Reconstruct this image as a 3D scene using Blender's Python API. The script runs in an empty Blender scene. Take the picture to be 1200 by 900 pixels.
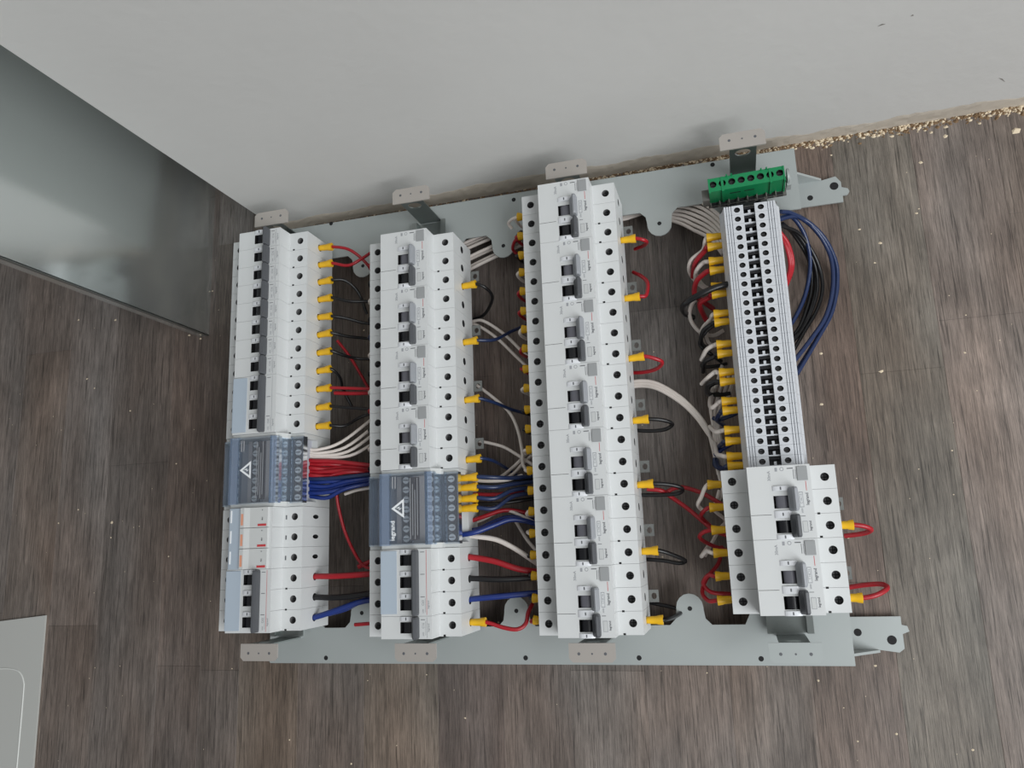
import bpy, bmesh, math, random
from mathutils import Vector, Matrix

# ------------------------------------------------------------------ camera, world, lights
# all lengths below are in millimetres; z = 0 is the terminal shoulder level of the breakers,
# the floor lies FZ below it.  MM turns them into metres with the floor at world z = 0.
FZ = -80.0
def MM(x, y, z): return Vector((x * .001, y * .001, (z - FZ) * .001))
CAM_R = Matrix(((0.96004566, 0.09003064, 0.26496568),
                (-0.03576871, 0.97854743, -0.20289292),
                (-0.27754806, 0.18530899, 0.94267049)))
CAM_P = Vector((418.444, -305.535, 630.529))
FPX = 914.5
scn = bpy.context.scene
COL = scn.collection
cam = bpy.data.cameras.new('camera')
cam.sensor_width = 36.0; cam.lens = FPX * 36.0 / 1200.0
cam.clip_start = 0.01
co = bpy.data.objects.new('camera', cam); COL.objects.link(co)
m4 = CAM_R.to_4x4(); m4.translation = MM(*CAM_P)
co.matrix_world = m4
scn.camera = co
def at(u, v, z):
    d = CAM_R @ Vector(((u - 600) / FPX, -(v - 450) / FPX, -1.0))
    t = (z - CAM_P.z) / d.z
    p = CAM_P + d * t
    return (p.x, p.y, z)

w = bpy.data.worlds.new('room_light'); scn.world = w; w.use_nodes = True
nt = w.node_tree; bg = nt.nodes['Background']
bg.inputs['Color'].default_value = (0.90, 0.91, 0.91, 1)
bg.inputs['Strength'].default_value = 0.24
def area(name, loc, target, sx, sy, power, col):
    l = bpy.data.lights.new(name, 'AREA'); l.shape = 'RECTANGLE'; l.size = sx; l.size_y = sy
    l.energy = power; l.color = col
    o = bpy.data.objects.new(name, l); COL.objects.link(o)
    o.location = loc
    o.rotation_euler = (Vector(target) - Vector(loc)).to_track_quat('-Z', 'Y').to_euler()
    return o
area('window_daylight', (1.85, -1.15, 1.6), (0.25, -0.1, 0.1), 1.7, 1.7, 62, (0.96, 0.985, 1.0))
vs = scn.view_settings
vs.view_transform = 'Standard'; vs.look = 'None'; vs.exposure = 0.0; vs.gamma = 1.0
vs.use_curve_mapping = False
rnd = random.Random(7)

# ------------------------------------------------------------------ materials
def lin(c):
    c = c / 255.0
    return c / 12.92 if c <= 0.04045 else ((c + 0.055) / 1.055) ** 2.4
def mat(name, rgb, rough=0.5, metal=0.0, noise=0.0, nscale=40, bump=0.0, coat=0.0, spec=0.5):
    m = bpy.data.materials.new(name); m.use_nodes = True
    n = m.node_tree.nodes; L = m.node_tree.links; b = n['Principled BSDF']
    c = tuple(lin(x) for x in rgb) + (1,)
    b.inputs['Base Color'].default_value = c
    b.inputs['Roughness'].default_value = rough; b.inputs['Metallic'].default_value = metal
    b.inputs['Coat Weight'].default_value = coat
    b.inputs['Specular IOR Level'].default_value = spec
    if noise or bump:
        tc = n.new('ShaderNodeTexCoord'); nz = n.new('ShaderNodeTexNoise')
        nz.inputs['Scale'].default_value = nscale; nz.inputs['Detail'].default_value = 4
        L.new(tc.outputs['Object'], nz.inputs['Vector'])
        if noise:
            mx = n.new('ShaderNodeMix'); mx.data_type = 'RGBA'
            mx.inputs[6].default_value = tuple(x * (1 - noise) for x in c[:3]) + (1,)
            mx.inputs[7].default_value = tuple(min(1, x * (1 + noise)) for x in c[:3]) + (1,)
            L.new(nz.outputs['Fac'], mx.inputs[0]); L.new(mx.outputs[2], b.inputs['Base Color'])
        if bump:
            bp = n.new('ShaderNodeBump'); bp.inputs['Strength'].default_value = bump
            bp.inputs['Distance'].default_value = 0.001
            L.new(nz.outputs['Fac'], bp.inputs['Height']); L.new(bp.outputs['Normal'], b.inputs['Normal'])
    return m
M = {}
M['plastic'] = mat('white_plastic', (205, 207, 207), 0.42, noise=0.02, nscale=60)
M['plastic2'] = mat('pale_grey_plastic', (196, 198, 197), 0.45, noise=0.02, nscale=60)
M['gap'] = mat('dark_gap', (22, 22, 24), 0.8)
M['well'] = mat('screw_well', (96, 96, 96), 0.7)
M['screw'] = mat('dark_steel_screw', (84, 84, 86), 0.4, 0.6)
M['zinc'] = mat('bright_screw', (238, 240, 242), 0.3, 0.1)
M['lever'] = mat('dark_grey_lever', (78, 80, 84), 0.42)
M['lever2'] = mat('blue_grey_lever', (146, 149, 154), 0.42)
M['black'] = mat('black_plastic', (24, 25, 30), 0.3)
M['greywin'] = mat('grey_barrel', (104, 104, 112), 0.35)
M['barrel'] = mat('white_barrel', (222, 224, 228), 0.25)
M['label'] = mat('blue_grey_label', (168, 180, 192), 0.3)
M['print'] = mat('grey_print', (92, 94, 98), 0.6)
M['print2'] = mat('pale_print', (150, 152, 156), 0.6)
M['red_print'] = mat('red_print', (190, 62, 66), 0.6)
M['orange_print'] = mat('orange_print', (214, 150, 124), 0.6)
M['white_print'] = mat('white_print', (235, 238, 240), 0.5)
M['test'] = mat('grey_button', (150, 152, 153), 0.5)
M['galv'] = mat('galvanised_bar', (168, 174, 173), 0.42, 0.25, noise=0.05, nscale=18)
M['rail'] = mat('zinc_rail', (150, 156, 154), 0.28, 0.85, noise=0.05, nscale=30)
M['bracket'] = mat('painted_bracket', (176, 170, 164), 0.4, 0.25, noise=0.03, nscale=40)
M['green'] = mat('green_plastic', (16, 128, 78), 0.35)
M['dgrey'] = mat('grey_base_plastic', (104, 102, 98), 0.5)
M['term'] = mat('grey_terminal_plastic', (200, 203, 208), 0.42)
M['termside'] = mat('terminal_side', (150, 154, 158), 0.5)
M['yellow'] = mat('yellow_sleeve', (226, 176, 24), 0.4)
M['w_red'] = mat('red_insulation', (160, 24, 36), 0.36)
M['w_white'] = mat('white_insulation', (222, 213, 206), 0.4)
M['w_black'] = mat('black_insulation', (20, 20, 22), 0.35)
M['w_blue'] = mat('blue_insulation', (26, 48, 116), 0.33)
M['w_navy'] = mat('navy_insulation', (31, 46, 82), 0.28)
M['plate'] = mat('grey_painted_plate', (184, 185, 181), 0.45, noise=0.02, nscale=10)
M['plate_line'] = mat('light_seam', (214, 216, 212), 0.5)
M['crumb'] = mat('plaster_crumb', (212, 196, 170), 0.9)
M['crumb2'] = mat('sawdust_and_gap_shade', (122, 98, 72), 0.9)  # brown sawdust crumbs, their dark tone also painting shaded gaps between pale ones
M['label_print'] = mat('brown_print', (104, 88, 80), 0.6)
M['copper'] = mat('brass_busbar', (104, 98, 94), 0.45, 0.3)
M['block_label'] = mat('taupe_label', (206, 198, 194), 0.6)
M['inner'] = mat('block_inner', (168, 170, 178), 0.6)

def glass():
    m = bpy.data.materials.new('clear_blue_cover'); m.use_nodes = True
    n = m.node_tree.nodes; L = m.node_tree.links; n.remove(n['Principled BSDF'])
    out = n['Material Output']; t = n.new('ShaderNodeBsdfTransparent'); g = n.new('ShaderNodeBsdfGlossy')
    t.inputs['Color'].default_value = (0.955, 0.972, 0.99, 1)
    g.inputs['Roughness'].default_value = 0.12; g.inputs['Color'].default_value = (0.85, 0.93, 1, 1)
    d = n.new('ShaderNodeBsdfDiffuse'); d.inputs['Color'].default_value = (0.56, 0.65, 0.80, 1)
    f = n.new('ShaderNodeFresnel'); f.inputs['IOR'].default_value = 1.5
    a = n.new('ShaderNodeMixShader'); b = n.new('ShaderNodeMixShader'); b.inputs[0].default_value = 0.045
    L.new(f.outputs[0], a.inputs[0]); L.new(t.outputs[0], a.inputs[1]); L.new(g.outputs[0], a.inputs[2])
    L.new(a.outputs[0], b.inputs[1]); L.new(d.outputs[0], b.inputs[2]); L.new(b.outputs[0], out.inputs[0])
    return m
M['glass'] = glass()
M['blue_glass'] = glass(); M['blue_glass'].name = 'frosted_blue_ridge'
for n_ in M['blue_glass'].node_tree.nodes:
    if n_.type == 'BSDF_DIFFUSE': n_.inputs['Color'].default_value = (0.46, 0.57, 0.76, 1)
    if n_.type == 'MIX_SHADER' and not n_.inputs[0].is_linked: n_.inputs[0].default_value = .28
def milky():
    m = glass(); m.name = 'milky_tab'
    m.node_tree.nodes['Transparent BSDF'].inputs['Color'].default_value = (.95, .96, .98, 1)
    return m
M['clip'] = mat('translucent_grey_clip', (112, 114, 112), 0.4)

def wood():
    m = bpy.data.materials.new('greige_wood_laminate'); m.use_nodes = True
    n = m.node_tree.nodes; L = m.node_tree.links; b = n['Principled BSDF']
    tc = n.new('ShaderNodeTexCoord'); oi = n.new('ShaderNodeObjectInfo')
    off = n.new('ShaderNodeVectorMath'); off.operation = 'ADD'
    L.new(tc.outputs['Object'], off.inputs[0]); L.new(oi.outputs['Location'], off.inputs[1])
    def noise(sc, rot, detail, rough=.6, dist=0.0):
        mp = n.new('ShaderNodeMapping'); mp.inputs['Scale'].default_value = sc
        L.new(off.outputs[0], mp.inputs['Vector'])
        nz = n.new('ShaderNodeTexNoise'); nz.inputs['Scale'].default_value = 1
        nz.inputs['Detail'].default_value = detail; nz.inputs['Roughness'].default_value = rough
        nz.inputs['Distortion'].default_value = dist
        L.new(mp.outputs[0], nz.inputs['Vector']); return nz
    fine = noise((1100, 42, 1), 0, 6, .75, .4)
    pore = noise((620, 20, 1), 0, 3, .6, .9)
    cloud = noise((34, 22, 1), 0, 5, .65, .5)
    mid = noise((160, 9, 1), 0, 5, .6, .6)
    big = noise((14, 5, 1), 0, 4, .6, .8)
    def ramp(src, a, ca, bb, cb):
        r = n.new('ShaderNodeValToRGB'); e = r.color_ramp.elements
        e[0].position = a; e[0].color = (ca, ca, ca, 1); e[1].position = bb; e[1].color = (cb, cb, cb, 1)
        L.new(src.outputs['Fac'], r.inputs['Fac']); return r
    r1 = ramp(fine, .38, .66, .62, 1.2); r4 = ramp(pore, .34, .50, .47, 1.02); r5 = ramp(cloud, .3, .86, .7, 1.1); r2 = ramp(mid, .34, .76, .66, 1.12); r3 = ramp(big, .3, .66, .68, 1.2)
    def mul(a, bb):
        x = n.new('ShaderNodeMix'); x.data_type = 'RGBA'; x.blend_type = 'MULTIPLY'; x.inputs[0].default_value = 1
        L.new(a, x.inputs[6]); L.new(bb, x.inputs[7]); return x.outputs[2]
    # tint drifts slowly between a warm brown and a cool grey over the whole floor
    cb = n.new('ShaderNodeMix'); cb.data_type = 'RGBA'; cb.blend_type = 'MIX'
    cb.inputs[6].default_value = (lin(122), lin(108), lin(99), 1); cb.inputs[7].default_value = (lin(123), lin(116), lin(111), 1)
    tint = noise((9, 3, 1), 0, 2, .5, .2)
    rt = ramp(tint, .35, 0, .65, 1); L.new(rt.outputs['Color'], cb.inputs[0])
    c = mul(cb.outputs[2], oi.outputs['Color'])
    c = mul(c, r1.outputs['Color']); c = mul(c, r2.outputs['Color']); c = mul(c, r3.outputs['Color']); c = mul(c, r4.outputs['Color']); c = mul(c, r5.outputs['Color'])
    L.new(c, b.inputs['Base Color'])
    b.inputs['Roughness'].default_value = 0.5; b.inputs['Specular IOR Level'].default_value = 0.35
    bp = n.new('ShaderNodeBump'); bp.inputs['Strength'].default_value = .3; bp.inputs['Distance'].default_value = .0005
    L.new(r1.outputs['Color'], bp.inputs['Height']); L.new(bp.outputs[0], b.inputs['Normal'])
    return m
M['wood'] = wood()
def wallmat(name, rgb, dirt):
    m = mat(name, rgb, 0.75)
    n = m.node_tree.nodes; L = m.node_tree.links; b = n['Principled BSDF']
    tc = n.new('ShaderNodeTexCoord'); a = n.new('ShaderNodeTexNoise'); a.inputs['Scale'].default_value = 7
    a.inputs['Detail'].default_value = 6; L.new(tc.outputs['Object'], a.inputs['Vector'])
    r = n.new('ShaderNodeValToRGB'); e = r.color_ramp.elements
    c = [lin(x) for x in rgb]
    e[0].position = .3; e[0].color = tuple(x * (1 - dirt) for x in c) + (1,)
    e[1].position = .65; e[1].color = tuple(c) + (1,)
    L.new(a.outputs['Fac'], r.inputs['Fac']); L.new(r.outputs['Color'], b.inputs['Base Color'])
    f = n.new('ShaderNodeTexNoise'); f.inputs['Scale'].default_value = 90; f.inputs['Detail'].default_value = 5
    L.new(tc.outputs['Object'], f.inputs['Vector'])
    bp = n.new('ShaderNodeBump'); bp.inputs['Strength'].default_value = .15; bp.inputs['Distance'].default_value = .002
    L.new(f.outputs['Fac'], bp.inputs['Height']); L.new(bp.outputs[0], b.inputs['Normal'])
    return m
M['scuff'] = mat('grey_scuff', (128, 124, 118), 0.8)
M['wall'] = wallmat('painted_wall', (202, 201, 198), .04)
M['band'] = wallmat('raw_plaster_band', (198, 188, 174), .35)
M['sheet'] = mat('galvanised_sheet', (236, 242, 241), 0.17, 0.9, noise=0.06, nscale=7)
def waviness(m, sc, dist):
    n = m.node_tree.nodes; L = m.node_tree.links; tc = n.new('ShaderNodeTexCoord'); nz = n.new('ShaderNodeTexNoise')
    nz.inputs['Scale'].default_value = sc; nz.inputs['Detail'].default_value = 1
    bp = n.new('ShaderNodeBump'); bp.inputs['Strength'].default_value = 1; bp.inputs['Distance'].default_value = dist
    L.new(tc.outputs['Object'], nz.inputs['Vector']); L.new(nz.outputs['Fac'], bp.inputs['Height'])
    L.new(bp.outputs[0], n['Principled BSDF'].inputs['Normal'])
waviness(M['sheet'], 5.0, .004)

# ------------------------------------------------------------------ mesh builder
class MB:
    def __init__(s): s.v = []; s.f = []; s.m = []; s.mats = []; s.sm = []
    def mi(s, m):
        m = M[m] if isinstance(m, str) else m
        if m not in s.mats: s.mats.append(m)
        return s.mats.index(m)
    def add(s, vs, fs, m, smooth=False):
        b = len(s.v); s.v += [tuple(x) for x in vs]; k = s.mi(m)
        for f in fs: s.f.append([b + i for i in f]); s.m.append(k); s.sm.append(smooth)
    def box(s, x0, x1, y0, y1, z0, z1, m):
        x0, x1 = sorted((x0, x1)); y0, y1 = sorted((y0, y1)); z0, z1 = sorted((z0, z1))
        s.add([(x0, y0, z0), (x1, y0, z0), (x1, y1, z0), (x0, y1, z0), (x0, y0, z1), (x1, y0, z1), (x1, y1, z1), (x0, y1, z1)],
              [(0, 3, 2, 1), (4, 5, 6, 7), (0, 1, 5, 4), (1, 2, 6, 5), (2, 3, 7, 6), (3, 0, 4, 7)], m)
    def prism(s, prof, y0, y1, m, axis='y', smooth=False):
        # prof: counter-clockwise list in (x,z) seen from -y;  for axis 'z' it is (x,y); for 'x' it is (y,z)
        n = len(prof); y0, y1 = min(y0, y1), max(y0, y1)
        if axis == 'y':
            vs = [(a, y0, b) for a, b in prof] + [(a, y1, b) for a, b in prof]
        elif axis == 'z':
            vs = [(a, b, y0) for a, b in prof] + [(a, b, y1) for a, b in prof]
        else:
            vs = [(y0, a, b) for a, b in prof] + [(y1, a, b) for a, b in prof]
        sides = [(i, (i + 1) % n, n + (i + 1) % n, n + i) for i in range(n)]
        if axis == 'y':
            s.add(vs, [list(range(n)), list(range(2 * n - 1, n - 1, -1))], m)
            s.add(vs, [tuple(reversed(q)) for q in sides], m, smooth)
        else:
            s.add(vs, [list(range(n - 1, -1, -1)), list(range(n, 2 * n))], m)
            s.add(vs, sides, m, smooth)
    def cyl(s, p0, p1, r0, r1, m, n=12, cap=True, squash=1.0):
        p0 = Vector(p0); p1 = Vector(p1); d = (p1 - p0).normalized()
        a = d.orthogonal().normalized() if abs(d.z) > .9 else Vector((0, 0, 1)).cross(d).normalized()
        b = d.cross(a)
        vs = []
        for p, r in ((p0, r0), (p1, r1)):
            for i in range(n):
                t = 2 * math.pi * i / n
                vs.append(p + a * (math.cos(t) * r) + b * (math.sin(t) * r * squash))
        s.add(vs, [(i, (i + 1) % n, n + (i + 1) % n, n + i) for i in range(n)], m, True)
        if cap: s.add(vs, [list(range(n - 1, -1, -1)), list(range(n, 2 * n))], m)
    def lathe(s, p0, d, prof, m, n=12):
        p0 = Vector(p0); d = Vector(d).normalized()
        a = Vector((0, 0, 1)).cross(d) if abs(d.z) < .9 else Vector((1, 0, 0)); a.normalize(); b = d.cross(a)
        vs = []
        for t, r in prof:
            for i in range(n):
                q = 2 * math.pi * i / n
                vs.append(p0 + d * t + a * (math.cos(q) * r) + b * (math.sin(q) * r))
        k = len(prof)
        s.add(vs, [(j * n + i, j * n + (i + 1) % n, (j + 1) * n + (i + 1) % n, (j + 1) * n + i) for j in range(k - 1) for i in range(n)], m, True)
        s.add(vs, [list(range(n - 1, -1, -1)), list(range((k - 1) * n, k * n))], m)
    def cell(s, o, ux, uy, a0, a1, b0, b1, ca, cb, ra, rb, depth, m, mw, n=12, floor=True, square=False):
        # a flat face with a hole in it: o + ux*a + uy*b; well goes along -(ux x uy)
        o = Vector(o); ux = Vector(ux); uy = Vector(uy); nz = ux.cross(uy).normalized()
        P = lambda a, b, h=0: o + ux * a + uy * b - nz * h
        if square: angs = [math.radians(t) for t in (45, 135, 225, 315)]; fac = math.sqrt(2)
        else: angs = [2 * math.pi * (i + .5) / n for i in range(n)]; fac = 1
        ring = [(ca + math.cos(t) * ra * fac, cb + math.sin(t) * rb * fac) for t in angs]
        cor = [(a1, b1), (a0, b1), (a0, b0), (a1, b0)]
        cang = [math.pi / 4, 3 * math.pi / 4, 5 * math.pi / 4, 7 * math.pi / 4]
        N = len(ring)
        vs = [P(*c) for c in cor] + [P(*r) for r in ring] + [P(r[0], r[1], depth) for r in ring]
        idx = [min(range(N), key=lambda i: abs(((angs[i] - c + math.pi) % (2 * math.pi)) - math.pi)) for c in cang]
        fs = []
        for q in range(4):
            i0, i1 = idx[q], idx[(q + 1) % 4]
            arc = [i0]
            while arc[-1] != i1: arc.append((arc[-1] + 1) % N)
            fs.append([q, (q + 1) % 4] + [4 + i for i in reversed(arc)])
        s.add(vs, fs, m)
        s.add(vs, [(4 + (i + 1) % N, 4 + i, 4 + N + i, 4 + N + (i + 1) % N) for i in range(N)], mw, not square)
        if floor: s.add(vs, [[4 + N + i for i in range(N)]], mw)
    def quad(s, a, b, c, d, m): s.add([a, b, c, d], [(0, 1, 2, 3)], m)
    def mesh(s, name):
        me = bpy.data.meshes.new(name)
        me.from_pydata([(x * .001, y * .001, z * .001) for x, y, z in s.v], [], s.f)
        for m in s.mats: me.materials.append(m)
        me.polygons.foreach_set('material_index', s.m)
        me.polygons.foreach_set('use_smooth', s.sm)
        me.update(); return me

def empty(name, x, y, z, label, cat, group=None):
    o = bpy.data.objects.new(name, None); COL.objects.link(o); o.location = MM(x, y, z)
    o.empty_display_size = .01
    o['label'] = label; o['category'] = cat
    if group: o['group'] = group
    return o
def part(name, mesh, parent=None, loc=(0, 0, 0), label=None):
    if isinstance(mesh, MB): mesh = mesh.mesh(name)
    o = bpy.data.objects.new(name, mesh); COL.objects.link(o)
    o.location = (loc[0] * .001, loc[1] * .001, loc[2] * .001)
    if parent: o.parent = parent
    if label: o['label'] = label
    return o
def copy_tree(o, parent=None):
    c = o.copy(); COL.objects.link(c)
    if parent: c.parent = parent
    for ch in kids.get(o.name, []):
        d = copy_tree(ch, c); kids.setdefault(c.name, []).append(d)
    return c
kids = {}
def addkid(p, *os):
    for o in os:
        if o.parent is not p: o.parent = p
        kids.setdefault(p.name, []).append(o)
def textmesh(s, size, rot=0):
    cu = bpy.data.curves.new('writing', 'FONT'); cu.body = s; cu.size = size * .001; cu.resolution_u = 2; cu.offset = size * .001 * .022
    cu.align_x = 'CENTER'; cu.align_y = 'CENTER'
    t = bpy.data.objects.new('writing', cu); COL.objects.link(t)
    dg = bpy.context.evaluated_depsgraph_get(); dg.update()
    me = bpy.data.meshes.new_from_object(t.evaluated_get(dg))
    vs = [tuple(v.co * 1000) for v in me.vertices]; fs = [list(p.vertices) for p in me.polygons]
    bpy.data.objects.remove(t); bpy.data.curves.remove(cu); bpy.data.meshes.remove(me)
    c, sn = math.cos(rot), math.sin(rot)
    return [(x * c - y * sn, x * sn + y * c, z) for x, y, z in vs], fs
def put_text(mb, s, size, x, y, z, m, rot=math.pi / 2):
    key = (s, size, rot)
    if key not in _tc: _tc[key] = textmesh(s, size, rot)
    vs, fs = _tc[key]
    mb.add([(a + x, b + y, c + z) for a, b, c in vs], fs, m)
_tc = {}
def tube_mb(pts, r, m, n=7, per=5):
    P = [Vector(p) for p in pts]
    if len(P) == 2: P = [P[0], (P[0] + P[1]) / 2, P[1]]
    E = [2 * P[0] - P[1]] + P + [2 * P[-1] - P[-2]]
    out = []
    for i in range(1, len(E) - 2):
        for k in range(per):
            t = k / per; a, b, c, d = E[i - 1], E[i], E[i + 1], E[i + 2]
            out.append(.5 * ((2 * b) + (c - a) * t + (2 * a - 5 * b + 4 * c - d) * t * t + (3 * b - a - 3 * c + d) * t ** 3))
    out.append(P[-1])
    mb = MB(); vs = []; up = None
    for i, p in enumerate(out):
        d = (out[min(i + 1, len(out) - 1)] - out[max(i - 1, 0)])
        if d.length < 1e-6: d = Vector((1, 0, 0))
        d.normalize()
        if up is None: up = d.orthogonal().normalized()
        up = (up - d * up.dot(d))
        up = up.normalized() if up.length > 1e-6 else d.orthogonal().normalized()
        b = d.cross(up)
        for k in range(n):
            t = 2 * math.pi * k / n
            vs.append(p + up * (math.cos(t) * r) + b * (math.sin(t) * r))
    K = len(out)
    mb.add(vs, [(j * n + i, j * n + (i + 1) % n, (j + 1) * n + (i + 1) % n, (j + 1) * n + i) for j in range(K - 1) for i in range(n)], m, True)
    mb.add(vs, [list(range(n - 1, -1, -1)), list(range((K - 1) * n, K * n))], m)
    return mb

# ------------------------------------------------------------------ the room
floor = bpy.data.objects.new('floor', None); COL.objects.link(floor); floor['kind'] = 'structure'
sub = MB(); sub.box(-900, 1300, -1000, 900, FZ - 12, FZ - 6.2, 'gap')
part('underlay', sub, floor, (0, 0, -FZ))
seams = [-700, -635, -570, -505, -440, -381, -316, -251, -172, -120, -75, -8, 62, 137.5, 200, 262.5, 328, 398, 463, 528, 593.5, 659, 724, 789, 854, 920, 985, 1050]
ends = {}
for i in range(len(seams) - 1):
    x0, x1 = seams[i], seams[i + 1]
    y = -900 + rnd.uniform(0, 250); ys = [-900, y]
    while y < 700:
        y += rnd.uniform(420, 640); ys.append(min(y, 700))
    for a, b in zip(ys[:-1], ys[1:]):
        if b - a < 5: continue
        mb = MB(); wx, wy = (x1 - x0), (b - a); g = .04; c = .22
        hx, hy = wx / 2 - g, wy / 2 - g
        mb.add([(-hx, -hy, -6), (hx, -hy, -6), (hx, hy, -6), (-hx, hy, -6),
                (-hx, -hy, -.18), (hx, -hy, -.18), (hx, hy, -.18), (-hx, hy, -.18),
                (-hx + c, -hy + c, 0), (hx - c, -hy + c, 0), (hx - c, hy - c, 0), (-hx + c, hy - c, 0)],
               [(0, 3, 2, 1), (0, 1, 5, 4), (1, 2, 6, 5), (2, 3, 7, 6), (3, 0, 4, 7), (4, 5, 9, 8), (5, 6, 10, 9), (6, 7, 11, 10), (7, 4, 8, 11), (8, 9, 10, 11)], 'wood')
        o = part('plank', mb, floor, ((x0 + x1) / 2, (a + b) / 2, 0))
        k = rnd.uniform(.76, 1.12); t = rnd.uniform(-.03, .03)
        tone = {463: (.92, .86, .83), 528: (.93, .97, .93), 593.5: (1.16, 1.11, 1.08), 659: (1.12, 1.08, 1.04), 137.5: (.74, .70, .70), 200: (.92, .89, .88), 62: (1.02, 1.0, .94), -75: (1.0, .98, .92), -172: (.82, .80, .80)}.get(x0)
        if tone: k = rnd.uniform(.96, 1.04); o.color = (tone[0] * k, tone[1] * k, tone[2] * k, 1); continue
        o.color = (k * (1 + t), k, k * (1 - t), 1)

# wall behind, raw band along its foot
WA = (-42.3, 45.6); WB = (685.0, 50.6)
dx, dy = WB[0] - WA[0], WB[1] - WA[1]; LW = math.hypot(dx, dy); ux, uy = dx / LW, dy / LW
def wallpt(s, off): return (WA[0] + ux * s - uy * off, WA[1] + uy * s + ux * off)   # off > 0 goes behind the wall face
wl = MB()
def wallbox(mb, s0, s1, o0, o1, z0, z1, m):
    c = [wallpt(s0, o0), wallpt(s1, o0), wallpt(s1, o1), wallpt(s0, o1)]
    mb.prism(c, z0, z1, m, axis='z')
wallbox(wl, 0, 1500, 0, 700, FZ, FZ + 1600, 'wall')
o = part('wall_back', wl, None, (0, 0, -FZ)); o['kind'] = 'structure'
bd = MB()
# ragged strip of bare plaster left along the foot of the wall, a little proud and uneven
N = 260; vs = []
def btop(s):
    return 15 + 9 * math.exp(-((s - 300) / 190.0) ** 2) + 1.6 * math.sin(s * .031) + 1.2 * math.sin(s * .11 + 1)
for i in range(N + 1):
    s_ = i * 5.2; h = btop(s_) + rnd.uniform(-1.1, 1.1)
    for j, (k, of) in enumerate(((0, -1.2), (.2, -.9), (.5, -.7), (.8, -.6), (.97, -.35), (1, -.12))):
        x, y = wallpt(s_, of + rnd.uniform(-.35, .35) * (j < 4)); vs.append((x, y, FZ + h * k))
bd.add(vs, [(i * 6 + j, (i + 1) * 6 + j, (i + 1) * 6 + j + 1, i * 6 + j + 1) for i in range(N) for j in range(5)], 'band')
o = part('trim_1', bd, None, (0, 0, -FZ)); o['kind'] = 'structure'

# two small scrapes in the paint
def on_wall(u, v):
    d = CAM_R @ Vector(((u - 600) / FPX, -(v - 450) / FPX, -1.0)); n_ = Vector((-uy, ux, 0)); q = Vector((WA[0], WA[1], 0))
    return CAM_P + d * ((q - CAM_P).dot(n_) / d.dot(n_))
for (u0, v0), (u1, v1) in (((1028, 31), (1038, 28)), ((1170, 91), (1178, 96)), ((1067, 19), (1071, 18))):
    p0, p1 = on_wall(u0, v0), on_wall(u1, v1); mb = MB(); nn = Vector((uy, -ux, 0)) * .15; hz = Vector((0, 0, 1.1)); md = (p0 + p1) / 2 + Vector((0, 0, 1))
    mb.add([p0 + nn, md - hz + nn, p1 + nn, md + hz * .6 + nn], [(0, 1, 2, 3)], 'scuff')
    o = part('wall_scrape', mb, bpy.data.objects['wall_back'], (0, 0, 0))
# crumbs of plaster and sawdust
def crumb(mb, x, y, r, flat=.6, m='crumb'):
    n = 5; vs = []
    a0 = rnd.uniform(0, 6)
    for i in range(n):
        t = a0 + 2 * math.pi * i / n; rr = r * rnd.uniform(.6, 1.2); vs.append((x + rr * math.cos(t) * 1.3, y + rr * math.sin(t), 0.02))
    vs.append((x + rnd.uniform(-.3, .3) * r, y + rnd.uniform(-.3, .3) * r, r * flat * rnd.uniform(.7, 1.3)))
    mb.add(vs, [(i, (i + 1) % n, n) for i in range(n)] + [tuple(range(n - 1, -1, -1))], m)
cr = MB()
for i in range(2600):
    s = rnd.uniform(40, 1150) if i % 3 else rnd.choice([410, 470, 520, 560, 640, 690, 730, 790]) + rnd.gauss(0, 14)
    x, y = wallpt(s, -min(abs(rnd.gauss(0, 3.2)), 11) - 1.0)
    crumb(cr, x, y, rnd.uniform(.4, 1.9) if s > 300 else rnd.uniform(.4, 1.2), .9, 'crumb2' if rnd.random() < (.55 if s > 350 else .8) else 'crumb')
o = part('plaster_crumbs_by_wall', cr, None); o['kind'] = 'stuff'
o['label'] = 'line of beige plaster crumbs along the foot of the wall'; o['category'] = 'debris'
cr = MB()
for i in range(230):
    x, y = rnd.uniform(-420, 900), rnd.uniform(-520, 40)
    crumb(cr, x, y, rnd.choice([.35, .4, .5, .6, .9]), .5)
for u, v, r in [(1190, 153, 3.4), (1108, 160, 2.0), (1079, 190, 1.6), (1074, 250, 1.2), (1032, 285, 1.4), (1033, 435, 1.6), (962, 414, 1.4), (131, 612, 2.0), (945, 385, 1), (92, 375, 1.2), (135, 375, 1.4), (222, 393, 1.4), (235, 397, 1.6), (102, 444, 1.2), (1007, 269, 1.2), (1025, 308, 1.0), (963, 474, 1.2), (1026, 780, 1)]:
    p = at(u, v, FZ); crumb(cr, p[0], p[1], r, .4)
o = part('plaster_flecks', cr, None); o['kind'] = 'stuff'
o['label'] = 'white plaster flecks scattered over the wood floor'; o['category'] = 'debris'

# standing sheet on the left, corners folded
sh = MB()
sh.box(-128.6, -127, -66, 700, 0.0, 760, 'sheet')
sh.box(-131, -127, -66.5, -65.2, 0.0, 760, 'rail')
root = empty('metal_panel', -128, 200, FZ, 'tall galvanised metal panel standing upright left of the white wall', 'panel')
part('sheet', sh, root, (128, -200, 0))
sl = MB(); sl.box(-140, -128.8, -66, -64.6, 0, 760, 'sheet')
part('folded_edge', sl, root, (128, -200, 0))

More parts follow.
